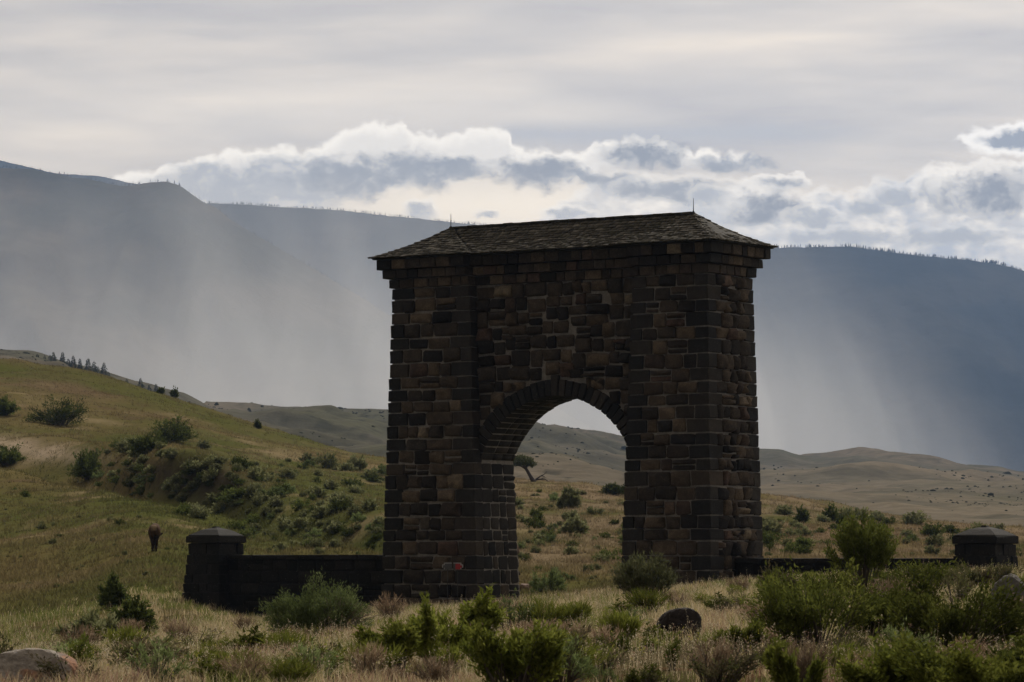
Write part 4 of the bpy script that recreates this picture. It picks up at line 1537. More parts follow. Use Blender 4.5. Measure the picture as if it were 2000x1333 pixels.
STYLES = {
    # tips: how the shoots spread; leaf: length, width; colours
    'rabbit': dict(shape='dome', bare=0.60, leaf=(0.04, 0.075, 0.010, 0.015), up=0.9, c=[(0.150, 0.190, 0.070), (0.190, 0.225, 0.095), (0.105, 0.138, 0.048)]),
    'vase': dict(shape='vase', bare=0.55, leaf=(0.05, 0.10, 0.010, 0.017), up=1.0, c=[(0.150, 0.165, 0.075), (0.19, 0.195, 0.10), (0.12, 0.125, 0.065)]),
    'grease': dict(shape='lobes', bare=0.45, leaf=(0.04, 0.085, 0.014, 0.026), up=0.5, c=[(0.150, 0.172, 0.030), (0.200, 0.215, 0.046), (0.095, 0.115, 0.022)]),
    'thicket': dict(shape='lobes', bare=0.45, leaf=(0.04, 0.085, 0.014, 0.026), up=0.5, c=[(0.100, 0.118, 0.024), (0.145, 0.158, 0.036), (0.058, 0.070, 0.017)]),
    'dark': dict(shape='dome', bare=0.2, leaf=(0.06, 0.12, 0.02, 0.04), up=0.5, c=[(0.078, 0.098, 0.026), (0.110, 0.132, 0.036), (0.052, 0.066, 0.020)]),
    'sage': dict(shape='dome', bare=0.2, leaf=(0.08, 0.16, 0.03, 0.06), up=0.6, c=[(0.170, 0.180, 0.082), (0.220, 0.224, 0.115), (0.110, 0.122, 0.050)]),
    'tall': dict(shape='vase', bare=0.5, leaf=(0.05, 0.10, 0.012, 0.022), up=0.9, c=[(0.125, 0.150, 0.030), (0.165, 0.185, 0.045), (0.085, 0.105, 0.024)]),
    'dead': dict(shape='vase', bare=0.2, leaf=(0.06, 0.14, 0.006, 0.012), up=0.9, c=[(0.24, 0.17, 0.11), (0.17, 0.11, 0.07), (0.32, 0.25, 0.17)]),
    'tuft': dict(shape='vase', bare=0.0, leaf=(0.10, 0.22, 0.010, 0.016), up=1.2, c=[(0.15, 0.17, 0.03), (0.19, 0.20, 0.04), (0.11, 0.13, 0.026)]),
    'airy': dict(shape='lobes', bare=0.5, leaf=(0.04, 0.07, 0.010, 0.018), up=0.5, c=[(0.11, 0.105, 0.05), (0.085, 0.10, 0.03), (0.13, 0.105, 0.065)]),
}


def bush_meshes(style, W, H, seed, nst, nleaf, leafscale=1.0):
    S = STYLES[style]
    rng = np.random.default_rng(seed)
    lobes = None
    if S['shape'] == 'lobes':
        nl = max(4, int(W * 5))
        lx = rng.uniform(-.42, .42, nl) * W
        ly = rng.uniform(-.3, .3, nl) * W
        lh = H * rng.uniform(0.5, 1.0, nl)
        lw = rng.uniform(0.10, 0.2, nl) * W
    tips, base = [], []
    for i in range(nst):
        a = rng.uniform(0, 2 * np.pi)
        if S['shape'] == 'dome':
            el = np.arcsin(rng.uniform(0.02, 1.0))
            lump = 1 + 0.22 * math.sin(a * 3 + seed) * math.cos(el * 4 + seed * 1.7) + 0.14 * math.sin(a * 7 + 2 * seed + el * 5)
            rr = rng.uniform(0.84, 1.0) * lump
            t = np.array([math.cos(a) * math.cos(el) * W / 2 * rr, math.sin(a) * math.cos(el) * W / 2 * rr, H * (0.10 + 0.88 * math.sin(el)) * rr])
            b = np.array([math.cos(a), math.sin(a), 0]) * W * 0.12 * rng.uniform(0, 1)
        elif S['shape'] == 'vase':
            rr = math.sqrt(rng.uniform(0, 1))
            hh = H * rng.uniform(0.68, 1.0) * (1 - 0.25 * rr * rr)
            t = np.array([math.cos(a) * rr * W / 2, math.sin(a) * rr * W / 2, hh])
            b = np.array([math.cos(a), math.sin(a), 0]) * W * 0.07 * rr
        else:
            k = rng.integers(0, nl)
            g = rng.normal(size=3)
            g /= np.linalg.norm(g)
            g *= rng.uniform(0.4, 1.0) if rng.random() < 0.7 else rng.uniform(1.0, 1.7)
            t = np.array([lx[k] + g[0] * lw[k], ly[k] + g[1] * lw[k], lh[k] * (0.72 + 0.26 * g[2]) + (rng.random() ** 3) * 0.12 * H])
            b = np.array([lx[k] * 0.25, ly[k] * 0.25, 0]) + rng.normal(size=3) * 0.02
            b[2] = 0
        b[2] -= 0.08
        tips.append(t); base.append(b)
    tips, base = np.array(tips), np.array(base)
    ctrl = base * 0.6 + tips * 0.4 + np.stack([np.zeros(nst), np.zeros(nst), H * 0.18 * np.ones(nst)], 1) + rng.normal(size=(nst, 3)) * 0.05 * W
    bez = lambda t, k: ((1 - t) ** 2)[:, None] * base[k] + (2 * t * (1 - t))[:, None] * ctrl[k] + (t ** 2)[:, None] * tips[k]
    # leaves along the outer part of each shoot
    k = rng.integers(0, nst, nleaf)
    t = S['bare'] + (1.02 - S['bare']) * rng.random(nleaf) ** 0.7
    P = bez(t, k) + rng.normal(size=(nleaf, 3)) * 0.028 * W
    D = (bez(np.minimum(t + .08, 1.1), k) - bez(t - .04, k))
    D /= np.linalg.norm(D, axis=1, keepdims=True) + 1e-9
    D = D * 0.7 + rng.normal(size=(nleaf, 3)) * 0.55 + np.array([0, 0, S['up'] * 0.6])
    l0, l1, w0, w1 = S['leaf']
    V, q = leaf_cards(P, D, rng.uniform(l0, l1, nleaf) * leafscale, rng.uniform(w0, w1, nleaf) * leafscale, rng)
    if S['shape'] != 'dome' or True:
        lo, hi = np.percentile(V[:, 0], [1.5, 98.5])
        top = np.percentile(V[:, 2], 99.0)
        fx, fz = W / (hi - lo), H / max(top, 1e-3)
        sc = np.array([fx, fx, fz])
        V = V * sc
        base, ctrl, tips = base * sc, ctrl * sc, tips * sc
    ci = np.array(S['c'])[rng.integers(0, 3, nst)][k] * 0.6 + np.array(S['c'])[rng.integers(0, 3, nleaf)] * 0.4
    ci = ci * rng.uniform(0.75, 1.25, (nleaf, 1))
    fol = mk("foliage", V, [q], M_LEAF, colors=np.repeat(ci, 4, 0), link=False, smooth=False)
    ns = min(nst, 60)
    ts = np.linspace(0, 0.92, 5)
    paths = [bez(ts, np.full(5, i)) for i in range(ns)]
    r0 = 0.010 + 0.006 * W
    rad = [np.linspace(r0 * (2.4 if i < 7 and S['shape'] != 'vase' else rng.uniform(.6, 1.3)), 0.005, 5) for i in range(ns)]
    V, q = tubes(paths, rad)
    stm = mk("stems", V, [q], M_PALESTEM if style in ('vase',) else M_STEM, link=False)
    return fol, stm


def place_bush(name, label, px, py, wpx, hpx, style, nst=70, nleaf=5000, dist=None, group=None, leafscale=None, seed=None):
    if dist is None:
        p = on_ground(px, py)
    else:
        p = Vector((xat(px, 1100, dist), dist, 0))
        p.z = float(gz(p.x, p.y))
    W, H = wpx * p.y / F, (hpx + 6) * p.y / F
    root = thing(name, label, "bush", (p.x, p.y, p.z - 0.03), random.uniform(0, 0.4), group)
    ls = leafscale if leafscale else 1.25 * max(0.9, min(2.2, p.y / 75.0))
    fol, stm = bush_meshes(style, W, H, seed if seed else int(px * 3 + py), nst, nleaf, ls)
    put("foliage", fol, root)
    put("stems", stm, root)
    return root, p, W, H


# by the arch and in the foreground
root, p, W, H = place_bush("rabbitbrush", "large grey-green domed shrub before the longer visible wall, with fanned bare stems", 628, 1247, 184, 98, 'rabbit', 240, 22000)
# its fan of pale bare stems
rs = np.random.default_rng(77)
paths, rad = [], []
for i in range(80):
    a = rs.uniform(-0.10, 1.0)
    b = np.array([0.12 + rs.uniform(-.1, .1), -0.25 + rs.uniform(-.1, .1), 0.02])
    L = rs.uniform(0.75, 1.1) * W * 0.50
    t = b + np.array([math.sin(a) * L * 1.25, -0.25 - 0.3 * rs.random(), 0.10 + math.cos(a) * L * 0.75])
    c = (b + t) / 2 + np.array([0.05, -0.1, 0.12])
    ts = np.linspace(0, 1, 5)[:, None]
    paths.append((1 - ts) ** 2 * b + 2 * ts * (1 - ts) * c + ts ** 2 * t + rs.normal(size=(5, 3)) * 0.008)
    rad.append(np.linspace(0.011, 0.004, 5))
V, q = tubes(paths, rad)
mk("bare_stems", V, [q], M_PALESTEM, root)

BUSHES = [
    ("rabbitbrush", "low twin-lobed green shrub in front of the wall, just behind the large domed shrub", 556, 1192, 88, 50, 'rabbit', 60, 4000),
    ("rabbitbrush", "brownish green low shrub at the foot of the arch beside the wall end", 745, 1182, 96, 52, 'rabbit', 70, 4500),
    ("rabbitbrush", "vase-shaped pale green shrub with bare grey lower stems, before the arch's broad pier", 1260, 1200, 108, 108, 'vase', 110, 6500),
    ("greasewood_bush", "tall shrub with two rounded bright green tops rising above the mostly hidden wall", 1684, 1172, 112, 152, 'tall', 120, 8000),
    ("greasewood_bush", "leafy bright green bush low in the foreground, below the small sign", 862, 1312, 118, 122, 'grease', 90, 8000),
    ("greasewood_bush", "dark leafy bush in the foreground, between the large domed shrub and the bright green bush", 778, 1322, 100, 96, 'grease', 80, 7000),
    ("greasewood_bush", "narrow upright green shrub on a dark bare trunk, below the arch opening", 934, 1275, 62, 108, 'grease', 50, 4000),
    ("greasewood_bush", "blurred yellow-green spreading bush at the bottom edge below the arch opening", 1010, 1362, 170, 130, 'grease', 90, 8000),
    ("rabbitbrush", "small round green bush in the grass at the foot of the arch opening", 1072, 1160, 66, 40, 'rabbit', 60, 3200),
    ("dark_bush", "dark rounded bush in the grass near the pillar, paler shoots on its top", 262, 1240, 76, 62, 'dark', 70, 4500),
    ("sagebrush", "low wide grey-brown sagebrush beside the dark rounded bush", 188, 1250, 118, 42, 'sage', 70, 3500),
    ("dark_bush", "small dark bush alone on the green slope below the elk", 220, 1186, 52, 52, 'dark', 60, 3000),
    ("grass_tuft", "bright yellow-green tussock in the dry grass near the bottom edge", 410, 1318, 66, 46, 'tuft', 80, 3500),
    ("sagebrush", "dim green weed clump in the grass beside the big pale boulder", 245, 1318, 130, 66, 'airy', 70, 4000),
    ("greasewood_bush", "wide dark green bush with black forking branches, nearest the dark boulder", 1592, 1275, 205, 165, 'grease', 130, 11000),
    ("greasewood_bush", "dense dark green bush in the thicket below the tall two-topped shrub", 1730, 1262, 170, 150, 'grease', 120, 10000),
    ("greasewood_bush", "broad olive green bush in the thicket below the half hidden pillar", 1860, 1288, 190, 150, 'grease', 120, 10000),
    ("greasewood_bush", "green bush at the thicket's edge in front of the grey boulder", 1985, 1330, 130, 96, 'grease', 90, 8000),
    ("greasewood_bush", "airy pale shrub with thin twigs in front of the arch's narrow end", 1520, 1205, 70, 92, 'airy', 50, 2200),
    ("greasewood_bush", "fresh green bush along the bottom edge, lowest of the thicket's middle", 1740, 1370, 190, 120, 'grease', 110, 9000),
    ("greasewood_bush", "bright green bush in the bottom corner of the thicket", 1930, 1385, 230, 130, 'grease', 120, 10000),
    ("greasewood_bush", "young upright green shoots at the bottom edge, above the bare red soil", 1555, 1375, 90, 120, 'grease', 50, 4000),
    ("greasewood_bush", "low leafy green bush behind the thicket, along the mostly hidden wall", 1790, 1160, 150, 62, 'grease', 80, 5000),
    ("greasewood_bush", "low yellow-green bush at the foot of the half hidden pillar", 1925, 1158, 120, 50, 'airy', 70, 4500),
    ("greasewood_bush", "green shrub between the arch's narrow end and the two-topped shrub", 1590, 1180, 120, 66, 'grease', 80, 5000),
    ("sagebrush", "low dark green weeds in the grass beside the dark boulder", 1440, 1275, 90, 50, 'grease', 60, 3500),
    ("sagebrush", "small upright green weed in pale grass, between the arch and the dark boulder", 1120, 1232, 60, 50, 'tuft', 60, 2600),
    ("sagebrush", "grassy green clump just in front of the dark boulder's shaded side", 1210, 1268, 70, 66, 'tuft', 70, 3000),
]
for name, label, px, py, w, h, st, nst, nl in BUSHES:
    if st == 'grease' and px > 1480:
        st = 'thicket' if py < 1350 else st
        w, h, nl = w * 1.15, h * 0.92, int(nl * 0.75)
    elif st == 'grease':
        nl = int(nl * 0.9)
    place_bush(name, label, px, py, w, h, st, nst, nl)

# weeds and grass clumps among the near grass
WEEDS = [[bush_meshes(st, 1.0, 0.8, 700 + i * 5 + j, 40, 1100 if st != 'airy' else 800, 1.5) for j in range(2)] for i, st in enumerate(('tuft', 'airy', 'dead', 'rabbit', 'thicket'))]
WLAB = ["green grassy clump among others in the dry grass near the bottom edge", "thin pale green weed among others in the dry grass near the bottom edge", "dry straw-brown clump among others in the near grass",
        "small grey-green shrublet among others in the near grass", "small dark green leafy weed among others in the near grass"]
WGRP = ["green clumps in the near grass", "pale weeds in the near grass", "dry clumps in the near grass", "grey-green shrublets in the near grass", "leafy weeds in the near grass"]
rw = random.Random(99)
for q in range(195):
    px = rw.uniform(-300, 2300)
    top = np.interp(px, [0, 300, 500, 740, 1000, 1300, 1600, 2000], [1262, 1215, 1205, 1180, 1172, 1150, 1130, 1120])
    py = top + 6 + (1345 - top) * rw.random() ** 0.8
    kd = rw.choices(range(5), (5, 4, 5, 2, 3))[0]
    p = on_ground(px, py)
    w = rw.uniform(0.3, 0.85) * (1.0 if kd != 4 else 0.8)
    o = thing("weed_plant", WLAB[kd], "weed", (p.x, p.y, p.z - 0.02), rw.uniform(0, 6.28), WGRP[kd], scale=(w, w, w * rw.uniform(0.7, 1.3)))
    fol, stm = WEEDS[kd][rw.randrange(2)]
    put("foliage", fol, o)
    put("stems", stm, o)

HILL_BUSHES = [
    ("broad dark green thicket on the upper hillside, largest clump on the slope", 118, 832, 104, 46, 'dark'),
    ("dark bush at the left edge of the upper hillside", 10, 812, 42, 28, 'dark'),
    ("dark green double-topped bush halfway up the hillside", 336, 864, 78, 40, 'dark'),
    ("low dark green bush just below the double-topped bush on the hillside", 292, 884, 72, 26, 'dark'),
    ("dark upright bush at the head of the gully, above the elk", 172, 938, 58, 50, 'dark'),
    ("dark green low bush at the left edge beside the pale dry bank", 18, 908, 66, 30, 'dark'),
    ("round dark bush on the skyline below the distant conifers", 341, 777, 15, 13, 'dark'),
    ("tiny flat dark bush on the skyline beside the round one", 315, 770, 13, 7, 'dark'),
    ("single dark bush on the thin descending skyline", 503, 838, 13, 11, 'dark'),
    ("brown-green bush on the sandy slope seen through the arch", 1112, 994, 40, 32, 'sage'),
    ("spreading bush lowest of those on the slope seen through the arch", 1120, 1045, 46, 26, 'sage'),
    ("dark low bush on the far crest seen at the arch opening's edge", 1200, 968, 44, 16, 'dark'),
    ("dark rounded bush on the slope beside the arch's narrow end", 1568, 1022, 26, 24, 'dark'),
    ("tallest dark bush of the row on the slope beyond the mostly hidden wall", 1622, 1020, 30, 28, 'dark'),
    ("small dark bush just right of the tallest one on the slope beyond the wall", 1645, 1028, 22, 14, 'dark'),
    ("single green bush on the russet slope just above the mostly hidden wall", 1570, 1072, 30, 16, 'dark'),
]
for i, (label, px, py, w, h, st) in enumerate(HILL_BUSHES):
    place_bush("hillside_bush", label, px, py, w, h, st, 60, 3200 if w > 30 else 1200, leafscale=3.2)

# smaller sagebrush scattered over the slopes: a few shared shapes, one object each
PROTO = []
for i in range(9):
    st = ['sage', 'sage', 'dark', 'sage', 'dark', 'rabbit', 'sage', 'sage', 'dark'][i]
    PROTO.append(bush_meshes(st, 1.0, 0.66, 900 + i, 40, 800, 1.5 if st != 'rabbit' else 3.4)[0])


def in_poly(px, py, poly):
    inside = False
    n = len(poly)
    for i in range(n):
        (x1, y1), (x2, y2) = poly[i], poly[(i + 1) % n]
        if (y1 > py) != (y2 > py) and px < (x2 - x1) * (py - y1) / (y2 - y1) + x1:
            inside = not inside
    return inside


ZONES = [
    ("sagebrush_shrub", "small sagebrush among many filling the gully on the hillside beyond the long wall", "sagebrush in the hillside gully",
     [(150, 895), (250, 872), (330, 872), (470, 880), (620, 905), (745, 925), (745, 1085), (480, 1085), (400, 1030), (300, 985), (190, 950)], 260, (12, 46)),
    ("slope_shrub", "small clump among others dotted over the slope seen through the arch", "sagebrush seen through the arch",
     [(1005, 955), (1225, 975), (1225, 1130), (1010, 1140)], 95, (8, 38)),
    ("slope_bush", "small bush among others on the slope beyond the mostly hidden wall", "bushes beyond the mostly hidden wall",
     [(1490, 1000), (1640, 1010), (1740, 1012), (1880, 1040), (1995, 1052), (1995, 1095), (1490, 1090)], 85, (12, 56)),
    ("tussock", "small dark tussock among others scattered on the open grass slope near the elk", "tussocks on the grass slope",
     [(0, 930), (150, 960), (350, 1020), (420, 1060), (360, 1160), (150, 1180), (0, 1150)], 34, (8, 22)),
]
rz = random.Random(21)
for oname, label, grp, poly, n, (w0, w1) in ZONES:
    x0, x1 = min(p[0] for p in poly), max(p[0] for p in poly)
    y0, y1 = min(p[1] for p in poly), max(p[1] for p in poly)
    k = 0
    while k < n:
        px, py = rz.uniform(x0, x1), rz.uniform(y0, y1)
        if not in_poly(px, py, poly):
            continue
        p = on_ground(px, py)
        s = rz.uniform(w0, w1) * (0.5 + 0.5 * rz.random()) * p.y / F
        o = put(oname, PROTO[rz.randrange(9)], loc=(p.x, p.y, p.z - 0.06 * s))
        o.rotation_euler = (0, 0, rz.uniform(0, 6.28))
        o.scale = (s, s, s * rz.uniform(0.75, 1.15))
        tag(o, label, "shrub", grp)
        k += 1

# ------------------------------------------------------------------ juniper and dead branch on the far crest
def leaning_tree():
    p = on_ground(1043, 941)
    k = 1.25 * p.y / F                        # metres per pixel there
    root = thing("juniper_tree", "small wind-bent juniper leaning over on the crest seen through the arch", "tree", (p.x, p.y, p.z), 0)
    V, q = tubes([[(0, 0, -0.1), (-6 * k, 0.1, 9 * k), (-12 * k, 0, 19 * k), (-17 * k, 0, 26 * k)], [(-12 * k, 0, 19 * k), (-20 * k, .2, 24 * k), (-32 * k, .3, 27 * k)], [(-13 * k, 0, 20 * k), (-8 * k, .2, 27 * k), (0, .3, 28 * k)]],
                 [[4.2 * k, 3.0 * k, 2.4 * k, 1.4 * k], [1.6 * k, 1.1 * k, .6 * k], [1.4 * k, 1 * k, .5 * k]], 7)
    mk("trunk", V, [q], M_BARK, root)
    rng = np.random.default_rng(5)
    n = 2600
    a = rng.normal(size=(n, 3))
    a /= np.linalg.norm(a, axis=1, keepdims=True)
    a *= rng.uniform(0.55, 1.0, (n, 1))
    P = np.stack([-19 * k + a[:, 0] * 23 * k, a[:, 1] * 16 * k, 30 * k + np.maximum(a[:, 2], -0.35) * 10 * k - np.abs(a[:, 0]) ** 2 * 4 * k], 1)
    P += np.stack([fbm(P[:, 0] * 3, P[:, 1] * 3, 2), fbm(P[:, 1] * 3, P[:, 2] * 3, 2), fbm(P[:, 0] * 3 + 9, P[:, 2] * 3, 2)], 1) * 2.5 * k
    V, q = leaf_cards(P, rng.normal(size=(n, 3)) + np.array([0, 0, .5]), rng.uniform(2.4, 4.5, n) * k, rng.uniform(.8, 1.6, n) * k, rng)
    c = np.array([0.062, 0.07, 0.026]) * rng.uniform(.7, 1.3, (n, 1))
    mk("crown", V, [q], M_LEAF, root, colors=np.repeat(c, 4, 0), smooth=False)
    p2 = on_ground(1052, 941)
    root = thing("dead_branch", "bare dead branch lying on the crest beside the leaning juniper", "branch", (p2.x, p2.y - 0.3, p2.z), 0)
    V, q = tubes([[(-8 * k, 0, 0), (-1 * k, 0, 5 * k), (4 * k, .1, 8.5 * k), (10 * k, .1, 7 * k)], [(4 * k, .1, 8.5 * k), (8 * k, 0, 10 * k), (13 * k, 0, 15 * k)],
                  [(-9 * k, .1, 1 * k), (2 * k, .2, 3 * k), (10 * k, .2, 3 * k), (16 * k, .1, -1 * k)], [(2 * k, .2, 3 * k), (7 * k, .3, 5 * k), (12 * k, .3, 5.5 * k)]],
                 [[1.6 * k, 1.2 * k, 1 * k, .4 * k], [.9 * k, .6 * k, .3 * k], [1.5 * k, 1.2 * k, .8 * k, .4 * k], [.7 * k, .5 * k, .2 * k]], 6)
    mk("wood", V, [q], M_BARK, root)


leaning_tree()

# ------------------------------------------------------------------ conifers on the far left ridge
def conifer_mesh(seed):
    rng = np.random.default_rng(seed)
    P, D, L, W = [], [], [], []
    lv = 24
    for i in range(lv):
        z = 0.10 + 0.88 * i / lv
        R = 0.20 * (1 - z) ** 0.8 * rng.uniform(0.7, 1.25) + 0.012
        m = int(16 * (1 - z)) + 6
        for j in range(m):
            a = rng.uniform(0, 6.283)
            for q in (0.25, 0.6, 1.0):
                P.append((math.cos(a) * R * q * 0.8, math.sin(a) * R * q * 0.8, z - 0.05 * q))
                D.append((math.cos(a), math.sin(a), rng.uniform(-.5, .1)))
                L.append(R * 0.5 + 0.02)
                W.append(0.02 + R * 0.12)
    P, D = np.array(P), np.array(D)
    V, q = leaf_cards(P, D, np.array(L), np.array(W), rng)
    c = np.array([0.050, 0.060, 0.040]) * rng.uniform(.7, 1.3, (len(P), 1))
    crown = mk("crown", V, [q], M_LEAF, colors=np.repeat(c, 4, 0), link=False, smooth=False)
    V, q = tubes([[(0, 0, -0.1), (0, 0, 0.5), (0, 0, 0.97)]], [[0.022, 0.014, 0.003]], 6)
    return crown, mk("trunk", V, [q], M_BARK, link=False)


CON = [conifer_mesh(300 + i) for i in range(4)]
CONIFERS = [(52, 15), (62, 12), (73, 27), (87, 22), (97, 26), (104, 34), (122, 38), (133, 24), (143, 34), (156, 31), (172, 37), (184, 34), (192, 24), (203, 38), (212, 18),
            (248, 14), (275, 26), (292, 15), (305, 22), (18, 12), (35, 12)]
for i, (px, h) in enumerate(CONIFERS):
    d = 1400.0 + 20 * (i % 5)
    x = xat(px, 720, d)
    z = float(hill_base(np.array([float(px)]), np.array([d]))[0][0]) + EYE - 3.0
    crest = np.interp(px, [0, 100, 150, 200, 300, 345, 400], [706, 712, 721, 735, 764, 775, 792])
    ztop = float(zrel(crest - h * 0.8, d)) + EYE
    z = min(z, ztop - 9.0)
    Hm = ztop - z
    if px in (275,):
        lab = "lone conifer standing apart on the distant ridge, right of the main row"
    elif px == 122:
        lab = "broadest conifer in the distant row above the left hill"
    else:
        lab = "dark conifer in the distant hazy row above the grassy hill"
    root = thing("conifer_tree", lab, "tree", (x, d, z), i * 1.3, "conifers on the distant ridge", scale=(Hm * (1.25 if i % 3 else 0.95), Hm * 1.1, Hm))
    put("crown", CON[i % 4][0], root)
    put("trunk", CON[i % 4][1], root)

# ------------------------------------------------------------------ boulders
def boulder(name, label, px, py, w, h, mat, seed, depth=0.8, sink=0.25, flat=0.0, dist=None, rz=0.0):
    p = on_ground(px, py) if dist is None else Vector((xat(px, 1200, dist), dist, 0))
    if dist is not None:
        p.z = float(gz(p.x, p.y))
    k = p.y / F
    bm = bmesh.new()
    bmesh.ops.create_icosphere(bm, subdivisions=4, radius=1.0)
    r = random.Random(seed)
    from mathutils import noise as mn
    off = Vector((r.uniform(0, 50), r.uniform(0, 50), r.uniform(0, 50)))
    cuts = []
    for i in range(10):
        n = Vector((r.gauss(0, 1), r.gauss(0, 1), r.gauss(0, .7))).normalized()
        cuts.append((n, r.uniform(0.48, 0.86)))
    for v in bm.verts:
        c = v.co.copy()
        for n, dd in cuts:
            t = c.dot(n) - dd
            if t > 0:
                c -= n * t * 0.97
        c *= 1 + 0.10 * mn.noise(c * 1.6 + off) + 0.06 * mn.noise(c * 5 + off) + 0.02 * mn.noise(c * 14 + off)
        v.co = Vector((c.x * w * k / 2, c.y * w * k / 2 * depth, c.z * h * k * (0.5 + sink * .5) * (1 - flat)))
    hz = h * k * (0.5 - sink * .5)
    for v in bm.verts:
        v.co.z += hz
    o = bm_obj(name, bm, mat, None, smooth=False)
    o.location = (p.x, p.y + w * k / 2 * depth * .5, p.z)
    o.rotation_euler = (0, 0, rz)
    return tag(o, label, "rock")


boulder("boulder", "large rounded pale boulder with orange stains at the bottom left corner", 58, 1350, 190, 84, M_BOULDER_PALE, 4, rz=0.4)
boulder("flat_rock", "thin flat grey slab lying in the grass behind the large pale boulder", 128, 1290, 84, 20, M_BOULDER_GREY, 9, sink=0.1)
boulder("boulder", "dark reddish boulder in the dry grass before the arch's broad pier", 1330, 1252, 92, 62, M_BOULDER_DARK, 12, sink=0.2)
boulder("boulder", "grey angular boulder at the right edge among green bushes", 1978, 1208, 92, 84, M_BOULDER_GREY, 15, sink=0.2)
boulder("rock", "small pink rock at the foot of the arch, beside the opening's jamb", 1022, 1156, 30, 16, M_ROCK_PINK, 18)
boulder("rock", "tiny pale rock in the grass beside the round green bush under the arch", 1040, 1150, 14, 16, M_ROCK_PINK, 23)
boulder("rock", "tiny white stone beside the vase-shaped shrub", 1210, 1150, 12, 6, M_BOULDER_GREY, 31)

# ------------------------------------------------------------------ small marker sign before the left pier
def marker_sign():
    d = 146.0
    c = pt(884, 1106, d)
    k = d / F
    root = thing("marker_sign", "small low marker sign with pale rounded rim and one red end, before the arch", "sign", (c.x, d, float(gz(c.x, d))), 0)
    zc = c.z - root.location.z
    w, h = 41 * k, 13 * k

    def plate(name, x0, x1, z0, z1, y0, y1, mat, rnd=None):
        b = bmesh.new()
        bmesh.ops.create_cube(b, size=1.0, matrix=Matrix.Translation(((x0 + x1) / 2, (y0 + y1) / 2, (z0 + z1) / 2)) @ Matrix.Diagonal((x1 - x0, y1 - y0, z1 - z0, 1)))
        ed = [e for e in b.edges if abs(e.verts[0].co.y - e.verts[1].co.y) > 1e-4]
        if rnd:
            bmesh.ops.bevel(b, geom=[e for e in ed if (e.verts[0].co.x - (x0 + x1) / 2) * rnd >= 0 or rnd == 2], offset=0.07, segments=4, affect='EDGES')
        bm_obj(name, b, mat, root)
    wht = plain_mat("sign_white", (0.45, 0.43, 0.42), 0.5)
    gry = plain_mat("sign_grey", (0.09, 0.088, 0.085), 0.6)
    red = plain_mat("sign_red", (0.42, 0.03, 0.035), 0.5)
    for s in (-1, 1):
        x0, x1 = (-w / 2, -0.03) if s < 0 else (0.03, w / 2)
        plate("rim", x0, x1, zc - h / 2, zc + h / 2, 0.0, 0.02, wht, s)
        plate("plate", x0 + (.035 if s < 0 else 0.0), x1 - (.035 if s > 0 else 0.0), zc - h / 2 - 0.004, zc + h / 2 - 0.03, -0.012, -0.002, gry, s)
    plate("red_end", w / 2 - 0.30, w / 2 - 0.045, zc - h / 2 + .002, zc + h / 2 - 0.04, -0.022, -0.014, red, 1)
    for x in (-0.2, 0.2):
        b = bmesh.new()
        bmesh.ops.create_cone(b, cap_ends=True, segments=8, radius1=0.012, radius2=0.012, depth=zc + 0.3, matrix=Matrix.Translation((x, 0.05, (zc - .3) / 2)))
        bm_obj("post", b, M_ROD, root)


marker_sign()

